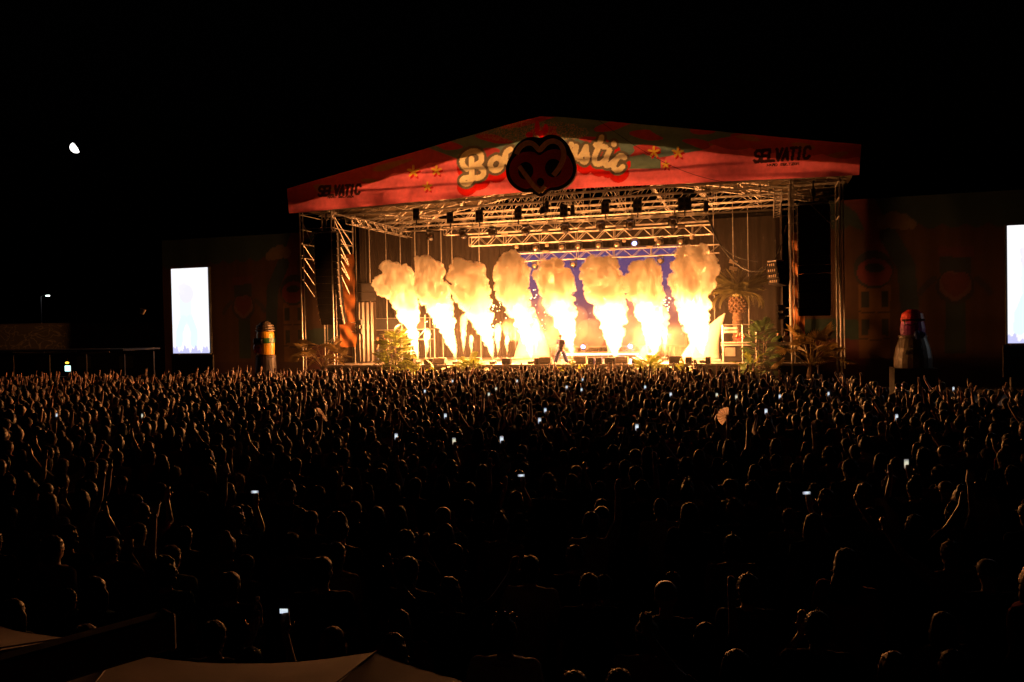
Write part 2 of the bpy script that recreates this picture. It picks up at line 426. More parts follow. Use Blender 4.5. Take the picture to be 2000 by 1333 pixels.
def pxmap(u, z, v):
    """arrays of stage u,z at depth v -> photo pixels"""
    P = np.outer(u, np.array(UD)) + np.array(SO + VD*v) + np.outer(z, [0, 0, 1.0]) - np.array([0, 0, CAMZ])
    c = P @ np.array(CAMR)
    return np.stack([CX + F*c[:, 0]/-c[:, 2], CY - F*c[:, 1]/-c[:, 2]], 1)

# ================================================================== SETTING
g = MB().add([(-900, -60, 0), (900, -60, 0), (900, 1500, 0), (-900, 1500, 0)], [(0, 1, 2, 3)])
obj('ground', g, M['ground'], kind='structure')

# ------------------------------------------------------------------ stage deck
st = sthing('stage_platform', 'wide raised concert stage deck with dark skirt under the flames', 'stage', 0, 0, 0)
obj('deck', MB().box((-0.4, 6.2, FLOOR-0.06), (29.6, 12.4, 0.12)), M['floor'], st)
for i in range(14):
    w = 29.4/14
    obj('skirt_panel', MB().box((-0.4 - 14.7 + w*(i+.5), 0.05 + 0.012*(i % 2), (FLOOR-.14)/2), (w-.03, 0.05, FLOOR-.14)), M['skirt'], st)
obj('edge_trim', MB().box((-0.4, -0.02, FLOOR-.05), (29.7, 0.05, 0.09)), M['steel'], st)
for i in range(12):
    obj('deck_joint', MB().box((-13.5+i*2.4, 6.2, FLOOR+0.001), (0.02, 12.2, 0.006)), M['case'], st)

# ------------------------------------------------------------------ roof
EAVE, RIDGE, HALF = 11.52, 14.55, 16.75
roof = sthing('stage_roof', 'pitched stage roof of pale tarpaulin on tubular frames', 'roof', 0, 0, 0)
def memb(s):
    mb = MB(); nu, nv = 24, 16; vs = []; fs = []
    for j in range(nv+1):
        for i in range(nu+1):
            a = i/nu; u = s*HALF*(1-a); v = -1.27 + 13.5*j/nv
            z = EAVE + (RIDGE-EAVE)*a + 0.10 + 0.07*wob(u, v, 3, .5) - 0.05*math.sin(math.pi*((v+1.27)/2.7 % 1))
            vs.append((u, v, z))
    for j in range(nv):
        for i in range(nu): k = j*(nu+1)+i; fs.append((k, k+1, k+nu+2, k+nu+1))
    me = mb.add(vs, fs).mesh('tarpaulin', True); return me
for s in (-1, 1): obj('tarpaulin', memb(s), M['membrane'], roof)
for v in (-0.75, 1.9, 4.5, 7.1, 9.7, 12.1):
    fr = obj('gable_frame', MB().box((0, v, RIDGE+.02), (.2, .12, .2)), M['alu'], roof)
    obj('bottom_chord', MB().tube((-16.4, v, EAVE-.1), (16.4, v, EAVE-.1), .045), M['alu'], fr)
    obj('bottom_chord', MB().tube((-16.4, v+.45, EAVE-.1), (16.4, v+.45, EAVE-.1), .04), M['alu'], fr)
    for s in (-1, 1):
        obj('top_chord', MB().tube((s*16.5, v, EAVE+.05), (0, v, RIDGE-.02), .045), M['alu'], fr)
        if v < 0: obj('crest_chord', MB().tube((s*16.6, v, EAVE+.75), (0, v, RIDGE+.85), .05), M['steel'], fr)
    w = MB(); n = 22
    for i in range(n):
        u0 = -16.4 + 32.8*i/n; u1 = -16.4 + 32.8*(i+1)/n
        zt = lambda u: EAVE + (RIDGE-EAVE)*(1-abs(u)/HALF)
        w.tube((u0, v, EAVE-.1), (u1, v, zt(u1)), .024, 4)
        if i % 2 == 0: w.tube((u1, v, EAVE-.1), (u1, v, zt(u1)), .022, 4); w.tube((u0, v, zt(u0)), (u1, v+.45, EAVE-.1), .02, 4)
        if v < 0:
            w.tube((u0, v, zt(u0)), (u1, v, zt(u1)+.72), .026, 4); w.tube((u1, v, zt(u1)), (u1, v, zt(u1)+.72), .03, 4)
            w.tube((u0, v, zt(u0)+.72), (u1, v, zt(u1)), .022, 4)
    obj('web', w, M['alu'], fr, kind='stuff')
for k in range(-5, 6):
    u = k*3.1; z = EAVE + (RIDGE-EAVE)*(1-abs(u)/HALF) - .06
    obj('purlin', MB().tube((u, -.8, z), (u, 12.2, z), .04), M['alu'], roof)
for k in range(-4, 5, 2):
    for a in range(3): obj('wind_brace', MB().tube((k*3.1, -.6+a*4.2, EAVE-.05), (k*3.1+3.1*(1 if a % 2 else -1), 3.6+a*4.2, EAVE-.05), .022, 5), M['alu'], roof)

# ------------------------------------------------------------------ printed gable banner
BV = -1.3
def px_uz(pts, v=BV): return [S(x, y, v) for x, y in pts]
def crop(pts, ox=880, oy=220, k=5.5556): return [(ox+a/k, oy+b/k) for a, b in pts]
GL = {  # 4x6 block letters as strokes
 'S': [[(4,5.2),(3,6),(1,6),(0,5),(0,4),(1,3.2),(3,2.8),(4,2),(4,1),(3,0),(1,0),(0,.8)]], 'E': [[(4,0),(0,0),(0,6),(4,6)],[(0,3),(3.2,3)]],
 'L': [[(0,6),(0,0),(4,0)]], 'V': [[(0,6),(2,0),(4,6)]], 'A': [[(0,0),(2,6),(4,0)],[(.8,2),(3.2,2)]], 'T': [[(0,6),(4,6)],[(2,6),(2,0)]],
 'I': [[(1.5,0),(1.5,6)]], 'C': [[(4,5),(3,6),(1,6),(0,5),(0,1),(1,0),(3,0),(4,1)]], 'H': [[(0,0),(0,6)],[(4,0),(4,6)],[(0,3),(4,3)]],
 'R': [[(0,0),(0,6),(3,6),(4,5),(4,4),(3,3),(0,3)],[(2,3),(4,0)]], 'D': [[(0,0),(0,6),(2.5,6),(4,4.5),(4,1.5),(2.5,0),(0,0)]], 'Z': [[(0,6),(4,6),(0,0),(4,0)]],
 'B': [[(0,0),(0,6),(3,6),(4,5),(3,3.1),(0,3.1)],[(3,3.1),(4,1.5),(3,0),(0,0)]], 'O': [[(1,0),(0,1),(0,5),(1,6),(3,6),(4,5),(4,1),(3,0),(1,0)]],
 'M': [[(0,0),(0,6),(2,2),(4,6),(4,0)]], 'G': [[(4,5),(3,6),(1,6),(0,5),(0,1),(1,0),(4,0),(4,3),(2.5,3)]], 'N': [[(0,0),(0,6),(4,0),(4,6)]], ' ': []}
def text_strokes(s, x0, y0, x1, y1, h, slant=0.15):
    """strokes of s in photo pixels, baseline from (x0,y0) to (x1,y1)"""
    n = len(s); out = []
    for k, ch in enumerate(s):
        for st_ in GL.get(ch, []):
            q = []
            for a, b in st_:
                t = (k*5.2 + a)/(n*5.2-1.2); x = x0+(x1-x0)*t + b/6*h*slant; y = y0+(y1-y0)*t - b/6*h
                q.append((x, y))
            out.append(q)
    return out
letters = [crop(smooth_poly(p, 2)) for p in [
  [(175,615),(120,560),(130,480),(210,420),(300,420),(340,480),(330,540),(250,580)],
  [(225,500),(225,600),(235,690),(215,760),(160,780),(120,750),(140,710),(215,705),(290,715),(350,690),(365,640),(330,595),(250,580)],
  [(500,490),(440,520),(425,580),(460,630),(520,625),(560,570),(550,510),(500,490)],
  [(560,530),(600,480)], [(650,400),(600,430),(585,500),(620,550),(680,540)],
  [(1310,345),(1275,400),(1285,470),(1330,450),(1370,345),(1350,440),(1340,480),(1390,500)],
  [(1390,505),(1440,440),(1475,355),(1470,420),(1490,490),(1460,545),(1430,530)],
  [(1640,270),(1600,390),(1555,490),(1570,560),(1630,560),(1670,520)], [(1575,350),(1680,375)],
  [(1725,410),(1680,510),(1680,580),(1730,570),(1780,520)], [(1770,340),(1772,346)],
  [(1885,490),(1850,465),(1800,500),(1765,570),(1780,625),(1830,630),(1865,590)]]]
stars = [(807,335,13),(852,333,11),(835,365,10),(1277,297,12),(1324,298,12),(1300,322,9)]
def banner():
    nu, nz = 880, 116
    us = np.linspace(-16.78, 16.95, nu); t = np.linspace(0, 1, nz)
    a = np.abs(us)/16.85
    ztop = 12.78 + (15.86-12.78)*(1-a)**1.0  - 0.06*np.exp(-(us/.8)**2)
    zbot = 11.22 + 0.34*(1-a)
    U = np.repeat(us[None], nz, 0); Z = zbot + (ztop-zbot)*t[:, None]
    U = U + np.clip((np.abs(U)-15.5)/1.3, 0, 1)*np.sign(U)*(-.12)*(1-t[:, None])
    V = np.zeros_like(U)
    for k, (au, az, am) in enumerate([(.25, .9, .05), (.6, 2.0, .03), (.15, 3.3, .03)]):
        V += am*np.sin(U*au*2+Z*az*2+k*2+1.3*np.sin(U*.31+k))
    V += 0.04*np.sin(U*1.1+Z*5.0)*np.clip(1-t[:, None]*1.6, 0, 1)
    V = V*np.where(t[:, None] > .15, .28, 1.0-4.8*t[:, None])
    verts = np.stack([U, V, Z], 2).reshape(-1, 3)
    i = np.arange(nz-1)[:, None]*nu + np.arange(nu-1)[None]; i = i.ravel()
    faces = np.stack([i, i+1, i+nu+1, i+nu], 1)
    me = bpy.data.meshes.new('banner'); me.from_pydata(verts.tolist(), [], faces.tolist())
    P = pxmap(verts[:, 0], verts[:, 2], BV)   # print laid out on the cloth in photo pixels
    x, y = P[:, 0], P[:, 1]
    c = np.empty((len(P), 3)); c[:] = (0.84, 0.19, 0.27)
    nz_ = np.array([wob(p[0]*.02, p[1]*.035, 1.0) for p in P[::1]]) if False else np.sin(x*.05+2*np.sin(y*.08))*np.sin(y*.11+x*.013)
    # scalloped bands of the print
    ridge = 228 + np.abs(x-1055)*np.where(x < 1055, 144/495, 52/625)
    dy = y - ridge
    band = 34 + 8*np.abs(np.sin(x*.045))
    teal = (dy < band + 22) & (x > 840+dy*1.5) & (x < 1445-dy*2.2+14*np.sin(y*.2))
    c[teal] = (0.16, 0.30, 0.32)
    petals = teal & (nz_ > .25); c[petals] = (0.5, 0.08, 0.10)
    lower = (dy >= band+22) & (x > 1225) & (x < 1290) & (y < 330); c[lower] = (0.15, 0.26, 0.24)
    dark = (dy < band*.8) & ~teal; c[dark] = (0.55, 0.10, 0.12)
    spots = dark & (nz_ > .55); c[spots] = (0.45, 0.25, 0.05)
    glit = (np.hypot((x-1040)/110, (y-258)/22) < 1)
    rnd = np.random.rand(len(P)); c[glit & (rnd > .72)] = (0.55, 0.42, 0.28)
    # red flame mark above the emblem
    for fx, fy, rx, ry in ((1049, 250, 5, 14), (1066, 252, 5, 10), (1034, 264, 7, 6), (1057, 262, 6, 8)):
        c[np.hypot((x-fx)/rx, (y-fy)/ry) < 1] = (0.75, 0.02, 0.02)
    for sx, sy, r in stars:
        for ox, oy, colr in ((2.5, 4, (.55, .02, .02)), (0, 0, (.80, .60, .08))):
            an = np.arctan2(y-sy-oy, x-sx-ox)+math.pi/2; d = np.hypot(x-sx-ox, y-sy-oy)
            c[d < r*(.62+.38*np.cos(5*an))] = colr
    dmin = np.full(len(P), 1e9); dsh = np.full(len(P), 1e9)
    near = (x > 880) & (x < 1245) & (y > 230) & (y < 400)
    Q = P[near]
    for l in letters:
        dmin[near] = np.minimum(dmin[near], seg_dist(Q, l)); dsh[near] = np.minimum(dsh[near], seg_dist(Q - np.array([1.5, 13.0]), l))
    c[dsh < 11.5] = (0.66, 0.02, 0.015)
    c[dmin < 10.5] = (0.16, 0.17, 0.14)
    c[dmin < 5.4] = (0.90, 0.95, 0.70)
    for args, w in ((('SELVATIC', 622, 383, 702, 379, 18), 2.6), (('SELVATIC', 1473, 317, 1580, 309, 22), 3.1),
                    (('HARD SELTZER', 640, 387, 690, 386, 3), .7), (('HARD SELTZER', 1498, 325, 1560, 322, 4), .8)):
        x0, x1 = args[1]-8, args[3]+14
        near = (x > x0) & (x < x1) & (y > 280) & (y < 395); Q = P[near]; d = np.full(len(Q), 1e9)
        for l in text_strokes(*args): d = np.minimum(d, seg_dist(Q, l))
        cc = c[near]; cc[d < w] = (0.07, 0.03, 0.035); c[near] = cc
    paint(me, c)
    me.polygons.foreach_set('use_smooth', [True]*len(me.polygons))
    return me
ban = obj('banner', banner(), mat_attr('banner_print', 0.9, 0.95, 0.3), loc=SW(0, BV, 0), rot=(0, 0, YAW))
tag(ban, 'long red printed gable banner with cream script and stars across the stage roof', 'banner')

# ------------------------------------------------------------------ heart emblem
EV = -1.9
eu, ez = S(1055, 320, EV)
em = sthing('heart_emblem', 'black and dark red double heart emblem with tan ribbon hanging before the banner', 'emblem', eu, EV, ez)
def E(pts): return [(a-eu, b-ez) for a, b in px_uz(crop(pts), EV)]
outline = [(985,285),(930,268),(830,275),(740,330),(690,400),(670,460),(620,540),(600,640),(625,740),(690,820),(770,865),(850,872),(890,862),(930,900),(985,925),(1040,890),(1075,848),(1150,855),(1250,820),(1330,750),(1368,650),(1365,560),(1335,470),(1300,400),(1265,330),(1190,265),(1110,240),(1040,255)]
obj('backing', MB().prism(E(smooth_poly(outline, 2, True)), -.10, .15), M['eblack'], em)
heart = [(975,480),(930,440),(850,425),(740,450),(660,540),(640,640),(665,730),(730,800),(810,835),(890,815),(985,880),(1080,815),(1150,815),(1240,780),(1310,710),(1335,630),(1320,540),(1260,450),(1180,405),(1090,405),(1020,440)]
obj('heart_face', MB().prism(E(smooth_poly(heart, 2, True)), -.16, -.095), M['red'], em)
for cx_, cy_, rx, ry in ((825,640,82,95), (1125,610,90,100), (985,760,38,45)):
    obj('recess', MB().prism(E([(cx_+rx*math.cos(t*.2618), cy_+ry*math.sin(t*.2618)) for t in range(24)]), -.175, -.155), M['eblack'], em)
def ribbon(pts, w):
    pts = smooth_poly(pts, 2); L_, R_ = [], []
    for i, p in enumerate(pts):
        a = pts[max(i-1, 0)]; b = pts[min(i+1, len(pts)-1)]; dx, dy_ = b[0]-a[0], b[1]-a[1]; l = math.hypot(dx, dy_) or 1
        L_.append((p[0]-dy_/l*w, p[1]+dx/l*w)); R_.append((p[0]+dy_/l*w, p[1]-dx/l*w))
    mb = MB(); A = E(L_); B = E(R_); n = len(A)
    vs = [(a[0], -.21, a[1]) for a in A] + [(b[0], -.21, b[1]) for b in B] + [(a[0], -.15, a[1]) for a in A] + [(b[0], -.15, b[1]) for b in B]
    fs = []
    for i in range(n-1):
        fs += [(i, i+1, n+i+1, n+i), (2*n+i, 3*n+i, 3*n+i+1, 2*n+i+1), (i, 2*n+i, 2*n+i+1, i+1), (n+i, n+i+1, 3*n+i+1, 3*n+i)]
    fs += [(0, n, 3*n, 2*n), (n-1, 3*n-1, 4*n-1, 2*n-1)]
    return mb.add(vs, fs)
obj('ribbon', ribbon([(722,460),(755,390),(820,340),(890,335),(940,380),(975,425),(1010,380),(1060,330),(1130,312),(1200,345),(1237,420),(1235,510),(1195,600),(1125,690)], 27), M['tan'], em)
obj('ribbon', ribbon([(757,590),(870,750),(930,825),(985,868)], 25), M['tan'], em)
obj('ribbon', ribbon([(985,868),(1035,805)], 23), M['tan'], em)
for k in (-1.0, 1.0):
    obj('hanger', MB().tube((k, .15, .9), (k, .72, 1.6), .02), M['steel'], em)
# dark follow-spot pod under it
pod = sthing('hanging_spotlight', 'small dark spotlight hanging below the heart emblem', 'spotlight', eu+.05, EV+.3, ez-2.65)
obj('yoke', MB().path([(-.2, 0, .1), (-.22, 0, .35), (0, 0, .45), (.22, 0, .35), (.2, 0, .1)], .03), M['black'], pod)
obj('housing', MB().lathe([(.12, -.2), (.2, -.15), (.22, .1), (.12, .25), (.02, .28)], 14), M['black'], pod)
obj('stem', MB().tube((0, 0, .44), (0, .3, 1.1), .025), M['black'], pod)

# ------------------------------------------------------------------ box trusses
def truss_parts(p, length, h=.5, d=.5, r=.026, m='alu'):
    """box truss along local x, centred on the root"""
    for a in (-h/2, h/2):
        for b in (-d/2, d/2): obj('chord', MB().tube((-length/2, b, a), (length/2, b, a), r), M[m], p)
    w = MB(); n = max(2, int(length/.62)); dx = length/n
    for i in range(n):
        x0 = -length/2+i*dx; s = 1 if i % 2 else -1
        for b in (-d/2, d/2): w.tube((x0, b, s*h/2), (x0+dx, b, -s*h/2), r*.6, 4)
        for a in (-h/2, h/2): w.tube((x0, s*d/2, a), (x0+dx, -s*d/2, a), r*.55, 4)
        if i % 4 == 0:
            for b in (-d/2, d/2): w.tube((x0, b, -h/2), (x0, b, h/2), r*1.1, 4)
    obj('lacing', w, M[m], p, kind='stuff')
rows = [  # left px, right px, v, z centre, h, where
    (784, 1382, 2.0, 10.35, .55, 'frontmost aluminium lighting truss carrying the black square blinders'),
    (869, 1384, 4.0, 10.18, .52, 'aluminium lighting truss hung right behind the blinder truss'),
    (918, 1392, 6.0, 9.62, .60, 'aluminium lighting truss above the top edge of the purple video wall'),
    (990, 1404, 8.6, 8.62, .55, 'rearmost aluminium lighting truss crossing the purple video wall')]
for xl, xr, v, zc, h, lab in rows:
    ul = S(xl, 450, v)[0]; ur = S(xr, 430, v)[0]
    t = sthing('lighting_truss', lab, 'truss', (ul+ur)/2, v, zc, group='lighting trusses under the stage roof')
    truss_parts(t, ur-ul, h, .5)
    for k in (-.42, -.14, .14, .42): obj('hoist_chain', MB().tube((k*(ur-ul), 0, h/2), (k*(ur-ul), 0, EAVE-zc+.05), .012, 4), M['black'], t)
# side trusses running front to back over the left wing
u0 = -13.9
for k, (v0, v1, uu, zz) in enumerate([(1.0, 10.5, -13.7, 10.9), (1.0, 10.5, 12.9, 10.9)]):
    t = sthing('side_truss', ('aluminium side truss running back over the satin drapes' if k == 0 else 'aluminium side truss running back above the stage palm tree'), 'truss', uu, (v0+v1)/2, zz, math.pi/2, 'side trusses')
    truss_parts(t, v1-v0, .45, .4)
# thin uprights along the left wing
for px, py in ((723, 450), (755, 440), (783, 450), (812, 460), (838, 470), (863, 465), (884, 470), (937, 480), (1395, 470), (1462, 440)):
    v = 4.0 if px < 800 else 8.5
    u = S(px, 560, v)[0]
    tag(obj('upright_pole', MB().tube((0, 0, 0), (0, 0, EAVE-.15-FLOOR), .028 if px != 723 else .035), M['steel'], loc=SW(u, v, FLOOR), rot=(0, 0, YAW)),
        'thin steel upright pole standing before the dark drapes', 'pole', 'upright poles in front of the drapes')

# ------------------------------------------------------------------ PA towers
def tower(ua, ub, depth, left):
    t = sthing('scaffold_tower', 'steel scaffold tower beside the %s' % ('curved line array with the dotted edge' if left else 'straight dark line array and the stage crew'), 'tower', (ua+ub)/2, 0, 0, group='speaker towers flanking the stage')
    w = (ub-ua)/2; H = 11.5
    for x in (-w, w):
        for y in (0, depth):
            rr = .05
            obj('leg', MB().tube((x, y, 0), (x, y, H), rr, 8), M['alu'], t)
            obj('leg', MB().tube((x+.16, y+.1, 1.2), (x+.16, y+.1, H), .035, 6), M['alu'], t)
    for z in ([9.4, 10.35, 11.3, 8.5] if left else [9.4, 10.4, 11.3]):
        for y in (0, depth): obj('ledger', MB().tube((-w, y, z), (w, y, z), .022), M['steel'], t)
        for x in (-w, w): obj('ledger', MB().tube((x, 0, z), (x, depth, z), .034), M['alu'], t)
    sgn = 1 if left else -1
    obj('brace', MB().tube((sgn*w, 0, 11.2), (-sgn*w*.7, 0, 9.0 if left else 8.8), .035), M['steel'], t)
    if left:
        for k, (z0, z1) in enumerate([(11.2, 7.9), (11.2, 8.9), (10.35, 6.9), (10.4, 8.0), (9.45, 6.0), (9.4, 7.0), (8.55, 4.9), (8.6, 6.1)]):
            obj('brace', MB().tube((w, .05+.15*(k % 2), z0), (w, depth-.05, z1+.6), .034), M['alu'], t)
        for z in (9.0, 8.2, 7.4, 6.6): obj('brace', MB().tube((-w, .2, z+.5), (-w+.05, depth*.55, z-.6), .03), M['alu'], t)
        obj('brace', MB().tube((-w, 0, 11.2), (-w*.2, 0, 9.3), .03), M['steel'], t)
    else:
        for i in range(8): obj('lattice', MB().tube((-w, 0, 2+i*1.1), (-w+.16, .1, 2.55+i*1.1), .018, 4), M['alu'], t)
        obj('brace', MB().tube((w, 0, 11.2), (-w*.6, 0, 11.4), .03), M['steel'], t)
    return t
tower(-16.7, -14.4, 2.8, True)
tower(13.5, 16.0, 2.8, False)

# line arrays
def line_array(uc, n, lab, splay):
    t = sthing('line_array', lab, 'loudspeaker', uc, 0, 10.0, group='hanging line arrays')
    obj('flying_frame', MB().box((0, 0, .08), (1.5, .8, .1)), M['black'], t)
    obj('hoist', MB().tube((0, 0, .1), (0, .2, 1.3), .05), M['black'], t)
    obj('hoist_motor', MB().lathe([(.06, .45), (.13, .5), (.13, .85), (.06, .9)], 10), M['black'], t)
    y = 0.0; z = 0.0; ang = 0.0; hc = .46
    cab = MB().box((0, .28, -hc/2), (1.62, .62, hc-.025), bev=.03).mesh('cabinet')
    cab.materials.append(M['grille'])
    rig = MB()
    rig.box((0, .1, -hc/2), (.035, .12, hc*.96)); rig.ell((0, -.02, -.08), (.04, .05, .05), 6, 4)
    rig = rig.mesh('rigging_plate'); rig.materials.append(M['alu'])
    for k in range(n):
        c = obj('cabinet', cab, None, t, (0, y, z), (ang, 0, 0)); [obj('rigging_plate', rig, None, c, (s_*.83, 0, 0)) for s_ in (-1, 1)]
        z -= hc*math.cos(ang); y += -hc*math.sin(ang)*-1
        ang += R(splay*(k/n)**1.5*3)
line_array(-14.85, 13, 'tall curved black line array with silver dotted edge in the scaffold tower', 1.9)
line_array(14.68, 13, 'tall straight black line array hanging before the orange cloth', 1.0)

# ------------------------------------------------------------------ drapes
def drape_mesh(L_, H, pleat=.45, amp=.09, nz=8):
    n = max(8, int(L_/.08)); vs = []; fs = []
    for j in range(nz+1):
        for i in range(n+1):
            x = L_*i/n; a = amp*(1+.6*wob(x, 0, 9, .5))*(1 - .35*j/nz)
            vs.append((x, a*math.sin(2*math.pi*x/pleat + 1.5*wob(x, j*.2, 1, .4)), H*j/nz))
    for j in range(nz):
        for i in range(n): k = j*(n+1)+i; fs.append((k, k+1, k+n+2, k+n+1))
    return MB().add(vs, fs).mesh('drape', True)
def drape(u, v, z, L_, H, rz, m, label, pleat=.45, amp=.03):
    o = obj('drape', drape_mesh(L_, H, pleat, amp), M[m], loc=SW(u, v, z), rot=(0, 0, YAW+rz))
    return tag(o, label, 'curtain')
drape(-14.2, 11.3, FLOOR, 7.4, 9.6, 0, 'drape', 'dark pleated back drape left of the purple video wall')
drape(-6.8, 11.4, FLOOR, 15.0, 9.6, 0, 'drape', 'dark back drape hanging behind the purple video wall')
drape(8.2, 11.3, FLOOR, 6.2, 9.4, 0, 'drape', 'brown pleated back drape hanging behind the stage palm tree', .7, .022)
drape(-13.95, 2.9, FLOOR, 8.4, 9.2, math.pi/2, 'dim_drape', 'tall dark drape along the left wing behind the thin poles')
drape(-14.0, 2.7, FLOOR+.1, 1.15, 4.0, .7, 'satin', 'shiny bronze satin curtain beside the steel tower leg', .30, .07)
drape(13.1, 2.9, FLOOR, 8.4, 9.2, math.pi/2, 'drape', 'brown side drape along the right wing behind the stage crew')
drape(-13.2, 6.5, 4.3, 1.9, 1.4, .3, 'satin', 'short pale curtain hung above the wing scaffold deck', .16, .05)

# ------------------------------------------------------------------ video wall
def video():
    nu, nz = 130, 84; u0, u1, z0, z1 = -5.4, 6.75, 2.3, 9.15
    us = np.linspace(u0, u1, nu); zs = np.linspace(z0, z1, nz); U, Z = np.meshgrid(us, zs); U = U.ravel(); Z = Z.ravel()
    i = (np.arange(nz-1)[:, None]*nu + np.arange(nu-1)[None]).ravel()
    me = bpy.data.meshes.new('display'); me.from_pydata(np.stack([U, np.zeros_like(U), Z-z0], 1).tolist(), [], np.stack([i, i+1, i+nu+1, i+nu], 1).tolist())
    c = np.empty((len(U), 3)); t = ((Z-z0)/(z1-z0))[:, None]
    c[:] = np.array([.95, .22, .10])*(1-t)**2 + np.array([.22, .13, .42])*np.clip(t*1.5, 0, 1)
    c[np.random.rand(len(U)) > .993] = (.9, .85, 1.0)
    paint(me, c); return me, u0, z0
vm, vu, vz = video()
vw = sthing('video_wall', 'wide purple night sky video wall behind the smoke', 'screen', 0, 10.6, vz)
obj('display', vm, mat_attr_emit('video_picture', 0.20), vw)
obj('frame', MB().box((.67, .12, 3.4), (12.4, .16, 7.1)), M['black'], vw)
for k in range(6): obj('support_leg', MB().tube((-5+k*2.2, .3, -.8), (-5+k*2.2, .3, 6), .04), M['steel'], vw)

# ------------------------------------------------------------------ fixtures on the trusses
def blinder(u, v, z, w, h, lab):
    t = sthing('blinder_light', lab, 'stage light', u, v, z, group='square blinders on the front truss')
    obj('panel', MB().box((0, 0, 0), (w, .16, h), bev=.03), M['black'], t)
    for a in (-1, 1):
        for b in (-.5, .5): obj('lamp_cell', MB().lathe([(w*.16, -.02), (w*.2, 0), (w*.17, .03)], 10, (a*w*.24, -.085, b*h*.5), Matrix.Rotation(math.pi/2, 3, 'X')), M['grille'], t)
    obj('bracket', MB().box((0, .05, -h/2-.12), (.07, .07, .3)), M['black'], t)
bl = [(813,419,14,26),(879,426,14,24),(936,423,16,26),(1012,419,15,24),(1101,413,16,25),(1182,407,16,26),(1245,403,17,27),(1337,399,26,27)]
for i, (x, y, w, h) in enumerate(bl):
    u, z = S(x, y, 1.7); s = 33.5
    lab = 'black square blinder light upright on the front lighting truss'
    if i == 7: lab = 'widest black blinder panel at the end of the front truss with a dark box above'
    blinder(u, 1.7, z, w/s, h/s, lab)
u, z = S(1345, 376, 1.6)
t = sthing('hoist_box', 'dark flat hoist box hanging above the widest blinder panel', 'hoist', u, 1.6, z)
obj('body', MB().box((0, 0, 0), (.66, .3, .18), bev=.03), M['black'], t); obj('chain', MB().tube((0, 0, .09), (0, 0, EAVE-z), .015), M['black'], t)
obj('stem', MB().tube((0, 0, -.09), (0, 0, -.4), .03), M['black'], t)

def moving_head_meshes():
    base = MB().box((0, 0, -.07), (.34, .3, .14), bev=.03).mesh('base')
    yoke = MB().path([(-.2, 0, -.12), (-.22, 0, -.42), (-.2, 0, -.5)], .035).path([(.2, 0, -.12), (.22, 0, -.42), (.2, 0, -.5)], .035).mesh('yoke')
    head = MB().lathe([(.05, -.2), (.14, -.17), (.18, -.02), (.18, .12), (.15, .16)], 14, (0, -.02, -.42), Matrix.Rotation(R(65), 3, 'X')).mesh('head', True)
    lens = MB().lathe([(.145, .0), (.13, .03), (.05, .045)], 14, (0, -.02, -.42), Matrix.Rotation(R(65), 3, 'X') @ Matrix.Translation((0, 0, .15)).to_3x3()).mesh('lens')
    return base, yoke, head
MH = moving_head_meshes()
lensm = MB().lathe([(.15, 0), (.13, .025), (.02, .04)], 14).mesh('lens')
for me_ in MH: me_.materials.append(M['black'])
M['lens_off'] = mat('lens_off', (0.25, 0.2, 0.15), 0.15, 0.3, var=.1)
M['lens_blue'] = mat_emit('lens_lit_blue', (.25, .35, 1.0), 4.0)
M['lens_violet'] = mat_emit('lens_lit_violet', (.45, .3, 1.0), 6.0)
def moving_head(u, v, z, lab, lens=None, rz=0, flip=False, tilt=65, group='moving head lights', sc_=1.0):
    t = sthing('moving_head_light', lab, 'stage light', u, v, z, rz, group)
    if flip: t.rotation_euler = (math.pi, 0, YAW+rz+math.pi)
    t.scale = (sc_, sc_, sc_)
    obj('base', MH[0], None, t); obj('yoke', MH[1], None, t); h = obj('head', MH[2], None, t)
    me = lensm.copy(); me.materials.append(M[lens or 'lens_off'])
    d = Matrix.Rotation(R(65), 3, 'X') @ Vector((0, 0, .165))
    obj('lens', me, None, h, (0, -.02+d.y, -.42+d.z), (R(65), 0, 0))
    return t
for i, (x, y) in enumerate([(840,455),(905,452),(962,448),(1027,444),(1104,440),(1173,436),(1231,432),(1314,427)]):
    u, z = S(x, y, 2.0); moving_head(u, 2.0, 10.1, 'dark moving head light hanging under the front lighting truss', sc_=1.15)
for i, x in enumerate([1047,1098,1130,1170,1206,1240,1288,1330]):
    u, z = S(x, 478, 6.0); moving_head(u, 6.0, 9.33, 'moving head light with a lit blue lens under the third truss' if x == 1240 else 'moving head light hanging under the third truss over the video wall',
                                     'lens_blue' if x == 1240 else None, sc_=1.05)
for i, x in enumerate([1045, 1120, 1200, 1290]):
    u, z = S(x, 510, 8.6); moving_head(u, 8.6, 8.36, 'moving head light under the rearmost truss half hidden by smoke')
parm = MB().lathe([(.06, .2), (.12, .14), (.13, -.05), (.11, -.08)], 12).mesh('can'); parm.materials.append(M['wedge'])
for x, y, v in [(1009,483,6),(1068,480,6),(1219,471,6),(1282,469,6),(1351,465,6),(1051,516,8.6),(1320,500,8.6)]:
    u, z = S(x, y, v); t = sthing('par_light', 'small round can light dangling under a rear truss', 'stage light', u, v, z, group='round can lights')
    obj('can', parm, None, t); obj('clamp', MB().tube((0, 0, .18), (0, 0, .42), .02), M['black'], t)
for x, y, v in [(988,459,6),(1067,454,4),(1138,450,4),(1212,446,4),(1332,445,4),(1068,493,8.6),(1138,490,8.6),(1197,488,8.6),(1270,484,8.6)]:
    u, z = S(x, y, v); t = sthing('strobe_light', 'pale flat strobe light box clamped on a lighting truss', 'stage light', u, v-.3, z, group='strobe boxes on the trusses')
    obj('housing', MB().box((0, 0, 0), (.44, .12, .17), bev=.02), M['wedge'], t); obj('clamp', MB().box((0, .12, .02), (.06, .14, .12)), M['black'], t)
